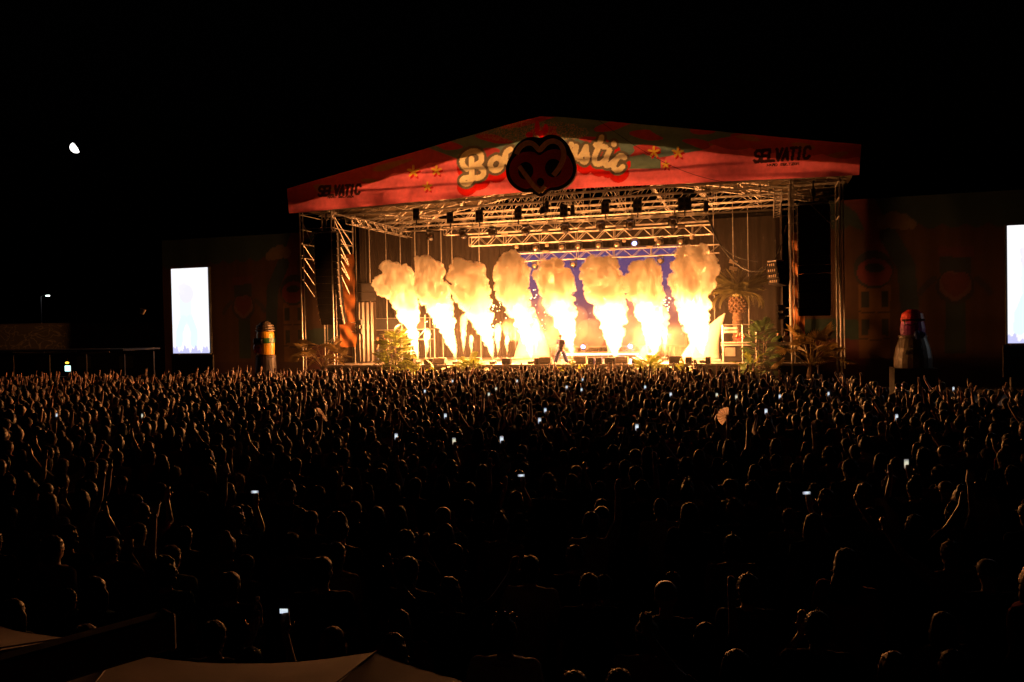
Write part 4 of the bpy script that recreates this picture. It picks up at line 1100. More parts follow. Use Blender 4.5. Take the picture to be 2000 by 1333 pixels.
# ================================================================== SIDE WALLS, SCREENS
def side_wall(u0, u1, v, left, lab):
    nu, nz = int((u1-u0)/.07), 130; us = np.linspace(u0, u1, nu); zs = np.linspace(0, 10.6, nz)
    U, Z = np.meshgrid(us, zs); U = U.ravel(); Z = Z.ravel()
    V = .008*np.sin(U*2.6+np.sin(U*.9)+Z*.3)+.02*np.sin(U*.8+Z*.6)
    i = (np.arange(nz-1)[:, None]*nu + np.arange(nu-1)[None]).ravel()
    me = bpy.data.meshes.new('printed_wall'); me.from_pydata(np.stack([U, V, Z], 1).tolist(), [], np.stack([i, i+1, i+nu+1, i+nu], 1).tolist())
    P = pxmap(U, Z, v); 
    if left:  # bring the left wall print onto the right wall's layout by mirroring in stage space
        P = pxmap(-U-1.4, Z, v)
    x, y = P[:, 0], P[:, 1]
    c = np.empty((len(U), 3)); c[:] = (.20, .075, .02)
    c *= (.9+.10*np.sin(x*.22+2*np.sin(x*.05)))[:, None]  # shading of the canvas pleats put into the colour as faint stripes
    top = y < 440 + 10*np.abs(np.sin(x*.07)) - (x-1650)*.02; c[top] = (.05, .14, .15)
    # blue-green arch and red base
    base = y > 700; c[base] = (.12, .03, .03)
    arch = (y > 640 - 18*np.cos((x-1620)*.012)) & (x < 1690); c[arch] = (.05, .15, .13)
    arch2 = (y > 675 - 14*np.cos((x-1620)*.012)) & (x < 1690); c[arch2] = (.26, .04, .04)
    # slide ribbon
    sl = seg_dist(P, [(1648, 372), (1690, 400), (1712, 445), (1716, 500)]); c[sl < 22] = (.34, .05, .06)
    sl = seg_dist(P, [(1735, 460), (1770, 520), (1780, 640)]); c[sl < 18] = (.04, .10, .14)
    # clouds
    for a, b, r in ((1725, 434, 14), (1745, 430, 18), (1765, 434, 16), (1780, 438, 10)): c[np.hypot(x-a, y-b) < r] = (.45, .30, .18)
    # tower with round head
    tw = (np.abs(x-1708) < 31) & (y > 556) & (y < 700); c[tw] = (.42, .19, .03)
    for a, b in ((1690, 585), (1728, 585), (1690, 640), (1728, 640)):
        c[(np.abs(x-a) < 7) & (np.abs(y-b) < 16)] = (.03, .05, .05)
    d = np.hypot((x-1706)/39, (y-527)/38); c[d < 1] = (.04, .07, .09); d = np.hypot((x-1708)/34, (y-532)/27); c[d < 1] = (.42, .05, .06)
    d = np.hypot((x-1708)/20, (y-524)/9); c[d < 1] = (.04, .08, .10)
    for yy in (612, 664): c[(np.abs(y-yy-((x-1708)/14)**2*-.6) < 1.3) & (np.abs(x-1708) < 31)] = (.08, .03, .01)
    # winged heart column
    c[(np.abs(x-1866) < 20) & (y > 590) & (y < 690)] = (.04, .10, .10)
    c[(np.abs(x-1866) < 30) & (y > 500) & (y < 535)] = (.04, .08, .10); c[(np.abs(x-1866) < 35) & (y > 482) & (y < 502)] = (.26, .05, .06)
    d = np.hypot((x-1866)/38, (y-560)/34); c[d < 1] = (.05, .05, .08)
    hx = (x-1866)/24; hy = -(y-560)/22
    hf = (hx**2+hy**2-1)**3 - hx**2*hy**3; c[hf < 0] = (.28, .05, .06); c[(hf > 0) & (hf < .35)] = (.34, .16, .14)
    for s in (-1, 1): c[seg_dist(P, [(1866+s*42, 545), (1866+s*60, 560), (1866+s*68, 572)]) < 6] = (.07, .06, .10)
    paint(me, c*.2); me.polygons.foreach_set('use_smooth', [True]*len(me.polygons))
    w = sthing('printed_wall', lab, 'wall', 0, v, 0)
    obj('printed_canvas', me, mat_attr('wall_print', .85, 0, .3), w)
    for k in range(int((u1-u0)/2.4)+1): obj('scaffold_post', MB().tube((u0+k*2.4, .5, 0), (u0+k*2.4, .5, 10.5), .04), M['steel'], w)
    for z in (3, 6.5, 10): obj('scaffold_rail', MB().tube((u0, .45, z), (u1, .45, z), .035), M['steel'], w)
side_wall(-30.4, -14.9, 3.3, True, 'draped canvas wall printed with teal sky and a one eyed tower beside the left speaker tower')
side_wall(13.9, 31.0, 3.3, False, 'draped canvas wall printed with teal sky and winged heart beside the right speaker tower')
# loose orange cloth hung behind each array
for ua, ub, lab in ((-15.2, -14.0, 'wrinkled orange cloth hanging between the curved array and the tower leg'), (13.55, 14.25, 'wrinkled orange cloth strip hanging between the straight array and the tower leg')):
    n, m_ = 24, 40; vs = []; fs = []
    for j in range(m_+1):
        for i in range(n+1):
            x = ua+(ub-ua)*i/n; z = 2.6+6.2*j/m_
            vs.append((x, .12*wob(x*2, z*.8, 4)+.05*math.sin((x*1.2+z)*5), z))
    for j in range(m_):
        for i in range(n): k = j*(n+1)+i; fs.append((k, k+1, k+n+2, k+n+1))
    tag(obj('orange_cloth', MB().add(vs, fs).mesh('orange_cloth', True), M['orange'], loc=SW(0, 2.2, 0), rot=(0, 0, YAW)), lab, 'cloth')

def led_screen(u0, z0, w, h, v, lab, mirror):
    nu, nz = 60, 110; U, Z = np.meshgrid(np.linspace(0, w, nu), np.linspace(0, h, nz)); U = U.ravel(); Z = Z.ravel()
    i = (np.arange(nz-1)[:, None]*nu + np.arange(nu-1)[None]).ravel()
    me = bpy.data.meshes.new('display'); me.from_pydata(np.stack([U, np.zeros_like(U), Z], 1).tolist(), [], np.stack([i, i+1, i+nu+1, i+nu], 1).tolist())
    x = U/w; y = Z/h
    c = np.empty((len(U), 3)); c[:] = (1.0, .97, .99)
    P = np.stack([x*.52, y], 1)
    b = seg_dist(P, [(.20, .70), (.19, .55), (.20, .42)]); c[b < .085] = (.80, .93, .97)
    h_ = np.hypot((x-.40)/.20, (y-.70)/.11); c[h_ < 1] = (.82, .80, .93)
    a = seg_dist(P, [(.15, .72), (.12, .78), (.18, .80)]); c[a < .03] = (.84, .82, .93)
    for ex, ax in ((.10, .16), (.31, .25)):
        g_ = seg_dist(P, [(ax, .40), (ex, .25), (ex-.01, .12)]); c[g_ < .05] = (.74, .96, .94)
    crowd = (y < .05+.03*np.sin(x*23)+.02*np.sin(x*61+1)); c[crowd] = (.55, .55, .85)
    paint(me, c)
    t = sthing('led_screen', lab, 'screen', u0, v, z0, group='tall side screens')
    obj('display', me, mat_attr_emit('screen_picture', 0.58), t)
    obj('cabinet', MB().box((w/2, .14, h/2), (w+.12, .2, h+.12)), M['black'], t)
    for x_ in (.2, w-.2): obj('support_leg', MB().tube((x_, .35, -z0), (x_, .35, h), .05), M['steel'], t)
    obj('lower_panel', MB().box((w/2, .1, -.9), (w+.4, .12, 1.6)), M['dark'], t)
led_screen(-26.46, 2.38, 2.95, 5.75, -.5, 'tall glowing white screen showing a figure, beside the graffiti wall', False)
led_screen(23.68, 2.49, 2.95, 5.85, -.5, 'tall glowing white screen beyond the winged heart print', True)

# ------------------------------------------------------------------ inflatables
def inflatable(x, yb, v, lab, kind):
    u, _ = S(x, 690, v)
    t = sthing('inflatable_tower', lab, 'inflatable', u, v, 0); t.scale = (.76, .76, 1) if kind == 'y' else (.84, .84, .69)
    if kind == 'p':
        t.location.z = 1.38; obj('plinth', MB().box((0, 0, -1.0), (2.3, 2.3, 1.98)), M['dark'], t)
    if kind == 'y':
        obj('plinth', MB().lathe([(.85, 0), (.88, 1.0), (.80, 2.1)], 20), M['greyv'], t)
        obj('lower_ring', MB().lathe([(.7, 2.08), (.82, 2.12), (.84, 2.25), (.72, 2.3)], 20), M['creamv'], t)
        obj('body', MB().lathe([(.70, 2.28), (.74, 2.8), (.70, 3.6), (.66, 3.75)], 22), M['yellow'], t)
        for k, z in enumerate((3.75, 3.9, 4.05)): obj('roof_ring', MB().lathe([(.6, z), (.80-.06*k, z+.03), (.80-.06*k, z+.10), (.58, z+.14)], 20), M['creamv'], t)
        obj('dome', MB().lathe([(.55, 4.15), (.45, 4.3), (.2, 4.4), (.02, 4.42)], 18), M['creamv'], t)
        obj('visor', MB().box((-.22, -.66, 3.15), (.95, .35, .42), bev=.12), M['black'], t)
        obj('visor_band', MB().lathe([(.735, 3.02), (.765, 3.05), (.765, 3.32), (.735, 3.35)], 22), M['greenv'], t)
        obj('red_pad', MB().ell((-.50, -.60, 2.72), (.22, .2, .32)), M['redv'], t)
        obj('pink_pad', MB().ell((-.15, -.70, 2.6), (.22, .12, .22)), M['pink'], t)
    else:
        obj('base', MB().lathe([(1.05, 0), (1.05, .7), (.95, 1.4), (.75, 2.15)], 22), M['creamv'], t)
        obj('collar', MB().lathe([(.7, 2.13), (.8, 2.18), (.8, 2.3), (.66, 2.34)], 20), M['creamv'], t)
        obj('body', MB().lathe([(.66, 2.32), (.70, 2.8), (.62, 3.3)], 20), M['pink'], t)
        obj('cap', MB().lathe([(.62, 3.28), (.66, 3.5), (.58, 3.9), (.3, 4.15), (.03, 4.2)], 20), M['redv'], t)
        obj('glasses_frame', MB().box((-.05, -.62, 3.42), (1.25, .12, .12), bev=.04).path([(-.55, -.66, 3.4), (-.5, -.70, 3.1), (-.15, -.74, 3.05), (.05, -.72, 3.2), (.1, -.7, 3.4)], .05), M['black'], t)
        obj('bow', MB().ell((.12, -.72, 2.35), (.18, .16, .34)).ell((.38, -.66, 2.4), (.24, .14, .2)), M['bluev'], t)
        strokes = []
        for row, (txt, z) in enumerate((('BOOM', 1.35), ('BASTIC', 1.0))):
            lt = MB()
            n = len(txt); w = .16
            for k, ch in enumerate(txt):
                for s_ in GL[ch]:
                    pts = []
                    for a, b in s_:
                        ang = -math.pi/2 + ((k-(n-1)/2)*w*1.15+(a-2)/4*w*.75)/1.0
                        zz = z+b/6*.26; rr = .99 if zz > 1.1 else 1.03
                        rr = np.interp(zz, [0, .7, 1.4, 2.15], [1.05, 1.05, .95, .75])+.012
                        pts.append((rr*math.cos(ang), rr*math.sin(ang), zz))
                    lt.path(pts, .018, 4)
            obj('lettering', lt, M['black'], t)
inflatable(519, 720, -2.0, 'yellow inflatable tower with black visor in front of the printed wall', 'y')
inflatable(1783, 720, -2.0, 'pink and red inflatable tower with black glasses in front of the printed wall', 'p')

# ------------------------------------------------------------------ far left: graffiti wall, bar, lamps
p = atz(0, 690, 1.5)
gw = thing('graffiti_wall', 'long dark wall with faint pale graffiti behind the bar', 'wall', (-52, 62, 0), R(10))
m, t_, out = nt('graffiti'); 
b_ = t_.nodes.new('ShaderNodeBsdfPrincipled'); tc = t_.nodes.new('ShaderNodeTexCoord')
nn = t_.nodes.new('ShaderNodeTexNoise'); nn.inputs['Scale'].default_value = .7; nn.inputs['Detail'].default_value = 1.5; nn.inputs['Distortion'].default_value = 2.5
cr = t_.nodes.new('ShaderNodeValToRGB'); e_ = cr.color_ramp.elements
e_[0].position = .46; e_[0].color = (.03, .026, .024, 1); e_[1].position = .54; e_[1].color = (.03, .026, .024, 1)
x_ = cr.color_ramp.elements.new(.5); x_.color = (.12, .10, .085, 1)
t_.links.new(tc.outputs['Object'], nn.inputs['Vector']); t_.links.new(nn.outputs[0], cr.inputs[0]); t_.links.new(cr.outputs[0], b_.inputs['Base Color']); t_.links.new(b_.outputs[0], out.inputs[0])
obj('wall_face', MB().box((14, 0, 2.3), (46, .4, 4.6)), m, gw)
obj('coping', MB().box((14, 0, 4.66), (46.2, .55, .12)), M['dark'], gw)
bar = thing('bar_shelter', 'low bar shelter with pale awning beams below the graffiti wall', 'bar', SW(-44, -5.5, 0), YAW+.04)
for k in range(7): obj('post', MB().box((k*2.9, 0, 1.25), (.1, .1, 2.5)), M['dark'], bar)
obj('roof', MB().box((8.7, 1.0, 2.78), (18.5, 3.4, .1)), M['dark'], bar)
for k in range(7): obj('awning_beam', MB().box((.9+k*2.5, -.72, 2.64+.05*(k % 2)), (2.1, .06, .1), Matrix.Rotation(-.05, 3, 'Y')), M['beam'], bar)
obj('counter', MB().box((8.7, 0, .55), (17.5, .6, 1.1)), M['metalgold'], bar)
obj('back_panel', MB().box((8.7, 2.4, 1.3), (18, .1, 2.6)), M['dark'], bar)
for k in range(5): obj('menu_board', MB().box((2+k*3.4, 2.3, 1.9), (1.1, .05, .8)), M['metalgold'], bar)
d0 = uv_of(bar.location)
def on_bar(px, py, off=0.6):
    u, z = S(px, py, -5.5+off); return u, z
u, z = on_bar(133, 720); t = sthing('bar_monitor', 'small lit monitor glowing pale cyan inside the bar', 'monitor', u, -4.9, z-.25)
obj('display', MB().box((0, -.03, .25), (.44, .02, .36)), mat_emit('monitor_glow', (.45, .9, .85), 1.6), t)
obj('frame', MB().box((0, 0, .25), (.5, .04, .42)), M['black'], t); obj('foot', MB().box((0, 0, 0), (.2, .2, .06)), M['black'], t)
u, z = on_bar(131, 709); t = sthing('bar_sign', 'tiny glowing yellow sign above the bar monitor', 'sign', u, -4.9, z)
obj('sign_face', MB().ell((0, 0, 0), (.17, .04, .07), 12, 6), mat_emit('sign_glow', (1, .62, .05), 1.4), t); obj('bracket', MB().tube((0, .02, .05), (0, .02, .3), .015), M['black'], t)
for x, y, d, lab in ((92, 578, 120, 'distant lit street lamp with a long arm over the graffiti wall'), (331, 591, 150, 'distant lit street lamp half hidden by the tall white screen')):
    r = ray(x, y); p = Vector((0, 0, CAMZ)) + r*(d/r.y)
    t = thing('street_lamp', lab, 'street lamp', (p.x-.9, p.y, 0), 0)
    obj('pole', MB().tube((0, 0, 0), (0, 0, p.z-.1), .09, 8, .05), M['steel'], t); obj('arm', MB().path([(0, 0, p.z-.15), (.4, 0, p.z+.12), (.9, 0, p.z+.1)], .04), M['steel'], t)
    hd = obj('lamp_head', MB().box((1.0, 0, p.z+.08), (.6, .25, .1)), M['steel'], t)
    obj('lamp_glass', MB().ell((1.0, 0, p.z), (.30, .14, .08)), mat_emit('lamp_light', (.85, .9, 1), 12), hd)

# flying cup
p = Vector((0, 0, CAMZ)); r = ray(278, 609); p = p + r*(24/r.y)
t = thing('flying_cup', 'white plastic cup tossed into the air above the crowd', 'cup', p, .3)
c_ = obj('cup_wall', MB().lathe([(.055, -.08), (.08, .07), (.085, .075), (.08, .075), (.052, -.07)], 16, (0, 0, 0), Matrix.Rotation(.35, 3, 'Y')), mat('white_plastic', (.85, .8, .78), .4, var=.05), t)
obj('rim', MB().path([Matrix.Rotation(.35, 3, 'Y') @ Vector((.085*math.cos(a*.3927), .085*math.sin(a*.3927), .075)) for a in range(17)], .006, 4), M['white'], c_)

# moon: gibbous lens of light
r = ray(148, 289); p = Vector((0, 0, CAMZ)) + r*1200
def moon():
    mb = MB(); R_ = 1200*9.0/F; vs = []; fs = []; n, mm = 24, 9
    for j in range(n+1):
        a = -math.pi/2+math.pi*j/n
        for i in range(mm+1):
            q = i/mm; lo = -R_*math.cos(a); hi = .12*R_*math.cos(a)
            x = lo+(hi-lo)*q; z = R_*math.sin(a); y = -math.sqrt(max(0, R_*R_-x*x-z*z))
            vs.append((x, y, z))
    for j in range(n):
        for i in range(mm): k = j*(mm+1)+i; fs.append((k, k+1, k+mm+2, k+mm+1))
    return mb.add(vs, fs).mesh('moon')
m, t_, out = nt('moonlight'); e_ = t_.nodes.new('ShaderNodeEmission'); nn = t_.nodes.new('ShaderNodeTexNoise'); nn.inputs['Scale'].default_value = .4
mr = t_.nodes.new('ShaderNodeMapRange'); mr.inputs[3].default_value = 1.0; mr.inputs[4].default_value = 2.2
tc = t_.nodes.new('ShaderNodeTexCoord'); t_.links.new(tc.outputs['Object'], nn.inputs['Vector']); t_.links.new(nn.outputs[0], mr.inputs[0]); t_.links.new(mr.outputs[0], e_.inputs[1])
e_.inputs[0].default_value = (1, .97, .92, 1); t_.links.new(e_.outputs[0], out.inputs[0])
mo = obj('moon', moon(), m, loc=p, rot=(0, R(-33), math.atan2(-r.x, r.y)))
tag(mo, 'bright half moon in the black sky', 'moon')
# overhead wire down to the stage roof
def wire(a, b, r, lab):
    q = [a.lerp(b, k/24) - Vector((0, 0, .9*math.sin(math.pi*k/24))) for k in range(25)]
    tag(obj('overhead_wire', MB().path(q, r, 5), M['wire']), lab, 'wire', 'wires to the stage roof')
r0 = ray(735, -10)
wire(Vector((0, 0, CAMZ)) + r0*22, SW(6.0, -1.35, 13.2), .0022, 'thin overhead wire running down across the sky to the stage roof')
wire(SW(3.4, -1.45, 15.2), SW(12.2, -1.45, 10.9), .012, 'thin guy wire slanting down across the face of the red banner')

# ================================================================== PEOPLE
def cap(mb, a, b, r1, r2, n=9):
    mb.tube(a, b, r1, n, r2); mb.ell(a, (r1,)*3, n, 6); mb.ell(b, (r2,)*3, n, 6)
ARM = {  # elbow, wrist, hand direction for the right arm (mirrored for the left)
 'down': ((.25, -.03, 1.13), (.26, .10, .90), (0, .25, -1)),
 'up': ((.27, .08, 1.63), (.27, .13, 1.88), (.05, .05, 1)),
 'wide': ((.39, .04, 1.58), (.53, .06, 1.79), (.35, .1, 1)),
 'phone': ((.22, .22, 1.47), (.12, .33, 1.70), (-.05, .15, 1)),
 'clap': ((.25, .13, 1.28), (.07, .30, 1.46), (-.1, .3, 1)),
 'point': ((.30, .25, 1.52), (.32, .47, 1.66), (0, .9, .4)),
 'hip': ((.33, -.08, 1.16), (.20, .08, 1.02), (-.8, .4, -.3)),
}
LEGS = {'stand': ((.10, .02, .49), (.11, -.01, .08)), 'wide': ((.27, .04, .50), (.42, -.02, .08)), 'step': ((.13, .10, .49), (.14, .02, .08))}
def body_mesh(ra, la, legs='stand', lean=0.0):
    b = MB()
    # trunk
    for z0, z1, w0, w1, d0, d1 in ((.86, .98, .155, .15, .105, .10), (.98, 1.12, .15, .135, .10, .09), (1.12, 1.28, .135, .165, .09, .105), (1.28, 1.42, .165, .17, .105, .085)):
        b.lathe([(w0, z0-.02), (w1, z1+.02)], 14, (0, 0, 0), None, d0/w0)
    b.ell((0, 0, 1.40), (.18, .085, .07)); b.ell((0, -.01, .90), (.155, .115, .09))
    cap(b, (0, -.01, 1.42), (0, .005, 1.54), .058, .052)
    b.ell((0, .0, 1.615), (.074, .092, .108), 14, 10); b.ell((0, .035, 1.555), (.052, .055, .06))      # skull, jaw
    b.ell((0, .097, 1.595), (.014, .018, .024)); b.ell((0, .075, 1.635), (.05, .018, .012)); b.ell((0, .085, 1.555), (.026, .010, .010))
    for s in (-1, 1): b.ell((s*.077, -.005, 1.605), (.012, .022, .032))
    for s, arm in ((1, ra), (-1, la)):
        e, w, hd = ARM[arm]; f = lambda p: Vector((p[0]*s, p[1], p[2]))
        sh = Vector((s*.185, -.005, 1.395)); e, w, hd = f(e), f(w), f(hd).normalized()
        b.ell(sh, (.062,)*3); cap(b, sh, e, .054, .042); cap(b, e, w, .042, .028)
        pc = w + hd*.05; cap(b, w, w+hd*.075, .028, .034)
        side = hd.cross(Vector((0, 1, .2))).normalized(); fwd = side.cross(hd)
        for k, L_ in ((-1.5, .068), (-.5, .078), (.5, .074), (1.5, .058)):
            q = w + hd*.095 + side*(k*.019); m_ = q + (hd+fwd*.15).normalized()*L_*.55
            cap(b, q-hd*.02, m_, .0105, .010, 6); cap(b, m_, m_ + (hd+fwd*.6).normalized()*L_*.5, .010, .0085, 6)
        th = w + hd*.035 - side*.02*s; t2 = th + (hd*.6 - side*s*.9).normalized()*.05
        cap(b, th, t2, .013, .011, 6); cap(b, t2, t2 + (hd - side*s*.3).normalized()*.035, .011, .009, 6)
    k_, a_ = LEGS[legs]
    for s in (-1, 1):
        hp = Vector((s*.088, 0, .88)); kn = Vector((k_[0]*s, k_[1]*(1 if s > 0 else .3), k_[2])); an = Vector((a_[0]*s, a_[1], a_[2]))
        cap(b, hp, kn, .085, .055); cap(b, kn, an, .052, .036); cap(b, an, an+Vector((s*.02, .15, -.04)), .038, .032); b.ell(an+Vector((0, -.03, -.035)), (.036, .045, .042))
    return b
def shirt_mb(ra, la):
    b = MB()
    for z0, z1, w0, w1, d0, d1 in ((.86, .98, .175, .17, .13, .125), (.98, 1.12, .17, .16, .125, .115), (1.12, 1.28, .16, .185, .115, .125), (1.28, 1.42, .185, .178, .125, .10)):
        b.lathe([(w0, z0-.02), (w1, z1+.02)], 14, (0, 0, 0), None, d0/w0)
    b.ell((0, 0, 1.40), (.19, .098, .075))
    for s, arm in ((1, ra), (-1, la)):
        e = Vector((ARM[arm][0][0]*s, ARM[arm][0][1], ARM[arm][0][2])); sh = Vector((s*.185, -.005, 1.395))
        b.ell(sh, (.072,)*3); cap(b, sh, sh.lerp(e, .62), .068, .064)
    return b
def trousers_mb(legs, fat=1.0):
    b = MB(); k_, a_ = LEGS[legs]
    b.lathe([(.165, .82), (.172, .90), (.165, .99)], 14, (0, 0, 0), None, .74)
    for s in (-1, 1):
        hp = Vector((s*.088, 0, .87)); kn = Vector((k_[0]*s, k_[1]*(1 if s > 0 else .3), k_[2])); an = Vector((a_[0]*s, a_[1], a_[2]+.06))
        cap(b, hp, kn, .10, .075*fat); cap(b, kn, an, .075*fat, .06*fat)
    return b
def hair_mb(kind):
    b = MB()
    if kind == 'cap':
        b.lathe([(.088, 1.62), (.092, 1.66), (.085, 1.70), (.05, 1.735), (.01, 1.745)], 14, (0, -.008, 0), None, 1.18)
        b.add([(-.07, .085, 1.655), (.07, .085, 1.655), (.05, .18, 1.645), (-.05, .18, 1.645), (-.07, .085, 1.645), (.07, .085, 1.645), (.05, .18, 1.635), (-.05, .18, 1.635)],
              [(0, 1, 2, 3), (7, 6, 5, 4), (0, 4, 5, 1), (1, 5, 6, 2), (2, 6, 7, 3), (3, 7, 4, 0)])
        return b
    b.ell((0, -.02, 1.642), (.087, .102, .102), 14, 10); b.ell((0, -.045, 1.59), (.08, .07, .085), 12, 8)
    if kind == 'long':
        for k in range(5): b.ell((0, -.06-.006*k, 1.56-.05*k), (.085+.012*k, .05, .06), 10, 6)
        for s in (-1, 1): b.ell((s*.075, .0, 1.53), (.03, .06, .12))
    if kind == 'bun': b.ell((0, -.05, 1.765), (.045, .045, .042)); b.ell((0, -.02, 1.73), (.05, .06, .03))
    if kind == 'curly':
        for k in range(26):
            a = k*2.4; z = 1.57+.19*(k/25); r = .085*math.sqrt(max(.05, 1-((z-1.63)/.13)**2))
            b.ell((r*math.cos(a), -.025+r*1.1*math.sin(a)*(1 if math.sin(a) < 0 else .55), z), (.036,)*3, 6, 4)
    if kind == 'tuft':
        for k in range(14): a = k*2.4; b.tube((.03*math.cos(a), -.01+.03*math.sin(a), 1.72), (.05*math.cos(a)-.01, .05*math.sin(a), 1.80+.012*(k % 3)), .012, 4, .003)
    return b
def finish(mb, size, dec, name, m, rough=0.0):
    me = voxel(mb, size, 2, dec); me.name = name
    if rough:
        for v_ in me.vertices:
            v_.co += v_.normal*rough*noise.noise(v_.co*45)
    me.materials.clear(); me.materials.append(m); me.polygons.foreach_set('use_smooth', [True]*len(me.polygons)); return me
POSES = [('down', 'down'), ('up', 'down'), ('up', 'up'), ('wide', 'wide'), ('phone', 'down'), ('phone', 'phone'), ('clap', 'clap'), ('down', 'wide')]
POSE_TXT = ['with arms down', 'raising one straight arm', 'raising both arms straight', 'with arms spread high', 'with one hand up', 'with both hands up', 'clapping hands', 'raising the left arm']
HAIRS = ['short', 'long', 'bun', 'curly', 'cap']; HAIR_TXT = {'short': 'short hair', 'long': 'long hair', 'bun': 'a hair bun', 'curly': 'curly hair', 'cap': 'a cap', 'tuft': 'a hair tuft'}
VAR = {}
def variant(p, legs='stand'):
    k = (p, legs)
    if k not in VAR:
        VAR[k] = (finish(body_mesh(*p, legs), .0125, .10, 'body', M['skin']), finish(shirt_mb(*p), .022, .35, 'shirt', M['cloth'], .004), finish(trousers_mb(legs), .024, .3, 'trousers', M['cloth'], .004))
    return VAR[k]
def add_strands(me, n, seed):
    rng = random.Random(seed); vs = []; fs = []; N = len(me.vertices)
    for k in range(n):
        v_ = me.vertices[rng.randrange(N)]; p = v_.co.copy(); nn_ = v_.normal.copy()
        if p.y > .06 and p.z < 1.64: continue
        d = (nn_ + Vector((rng.uniform(-.9, .9), rng.uniform(-.9, .9), rng.uniform(-1.0, .5)))).normalized()
        w = d.cross(nn_ + Vector((.01, .02, .03))).normalized()*.0035; l = rng.uniform(.018, .042)
        o_ = len(vs); vs += [p-w, p+w, p+d*l]; fs.append((o_, o_+1, o_+2))
    bm = bmesh.new(); bm.from_mesh(me)
    nv = [bm.verts.new(v_) for v_ in vs]
    for f in fs: bm.faces.new([nv[i] for i in f])
    bm.to_mesh(me); bm.free(); me.update()
HM = {h: finish(hair_mb(h), .013, .35, 'hair', M['hair'], .012 if h != 'cap' else 0) for h in HAIRS + ['tuft']}
HML = {h: m_.copy() for h, m_ in HM.items()}
for i_, (h, m_) in enumerate(HM.items()):
    if h != 'cap': add_strands(m_, 260, i_)
SKINS = [(.30, .15, .095), (.25, .12, .072), (.20, .092, .055), (.13, .06, .036)]
HAIRC = [(.010, .007, .005), (.02, .011, .006), (.04, .02, .009), (.08, .042, .018)]
SHIRTS = [('black', (.012, .012, .013)), ('black', (.012, .012, .013)), ('dark grey', (.05, .05, .052)), ('navy', (.014, .018, .05)), ('white', (.34, .32, .3)), ('red', (.20, .018, .015)), ('olive', (.06, .06, .03)), ('teal', (.03, .12, .12)), ('beige', (.17, .13, .09))]
TROUS = [(.015, .016, .02), (.03, .04, .07), (.05, .045, .04), (.012, .012, .012)]
def person(loc, rz, p, hair, shirt, s=1.0, skin=None, hc=None, tr=None, label=None, group='audience standing in the crowd', legs='stand', shirtc=None):
    bm_, sm_, tm_ = variant(p, legs); rng = random
    b = obj('person', bm_, None, loc=loc, rot=(0, 0, rz)); b.scale = (s, s, s)
    b.color = (*(skin or rng.choice(SKINS)), 1)
    c = obj('shirt', sm_, None, b); c.color = (*(shirtc or shirt[1]), 1)
    c = obj('trousers', tm_, None, b); c.color = (*(tr or rng.choice(TROUS)), 1)
    c = obj('cap' if hair == 'cap' else 'hair', HM[hair], None, b); c.color = (*(hc or rng.choice(HAIRC)), 1)
    if label is None: 
        q_ = to_px(Vector(loc)+Vector((0, 0, 1.7)))
        row = 'by the parasols' if loc[1] < 8 else 'middle rows' if loc[1] < 13 else 'farther rows'
        sd = 'bar side' if loc[0] < -.22*loc[1] else 'winged heart side' if loc[0] > .26*loc[1] else 'performer side'
        label = '%s spectator in %s top %s, %s, %s' % ({'short': 'short haired', 'long': 'long haired', 'bun': 'bun haired', 'curly': 'curly haired', 'cap': 'cap wearing'}[hair], shirt[0], POSE_TXT[POSES.index(p)], row, sd)
    tag(b, label, 'person', group); return b

# ---- performer and stage crew
pu = S(1096, 700, .45)[0]
perf = person(SW(pu, .45, FLOOR), YAW+math.pi*.86, ('hip', 'down'), 'cap', None, 1.0, label='performer in blue trousers and white shoes standing wide legged on the stage', group=None, legs='wide', shirtc=(.05, .04, .10), tr=(.02, .025, .10))
for c_ in perf.children:
    if c_.name.startswith('trousers'): c_.data = finish(trousers_mb('wide', 1.7), .024, .5, 'trousers', M['cloth'], .006)
    if c_.name.startswith('shirt'): c_.scale = (1.12, 1.12, 1.0)
for s_ in (-1, 1):
    sh_ = obj('shoe', MB().ell((s_*.43, .05, .05), (.065, .16, .06)), M['shoe'], perf)
crew = [(737, 660, 4.2, ('down', 'down'), 'short', 'black', .6, 'crew member in black standing behind the bushy split leaf plant'),
        (758, 656, 4.6, ('phone', 'down'), 'long', 'dark', .3, 'long haired crew member standing in the wing behind the bushy plant'),
        (1446, 655, 3.0, ('phone', 'phone'), 'long', 'red', 1.6, 'woman in red top raising a camera behind the crew desk'),
        (1519, 648, 2.6, ('down', 'down'), 'cap', 'black', 1.9, 'man in black shirt and pale cap working at the mixing desk'),
        (1535, 650, 2.9, ('down', 'clap'), 'long', 'white', 2.4, 'person in white top standing beside the right tower leg')]
CR = {'black': (.012,)*3, 'dark': (.02, .015, .02), 'red': (.25, .02, .02), 'white': (.6, .58, .6)}
for x, y, v, p, h, sh, rz, lab in crew:
    u, z = S(x, y, v)
    person(SW(u, v, FLOOR), YAW+rz+math.pi/2, p, h, None, 1.0, label=lab, group=None, shirtc=CR[sh], hc=(.35, .33, .3) if h == 'cap' else None)
cu, cz = S(1440, 648, 2.75)
t = sthing('camera', 'black hand held camera raised by the woman behind the crew desk', 'camera', cu, 2.75, FLOOR+1.72, 1.6)
obj('body', MB().box((0, 0, 0), (.15, .08, .11), bev=.015), M['black'], t); obj('lens', MB().lathe([(.04, 0), (.04, .12), (.045, .14)], 12, (0, .04, 0), Matrix.Rotation(-math.pi/2, 3, 'X')), M['black'], t)

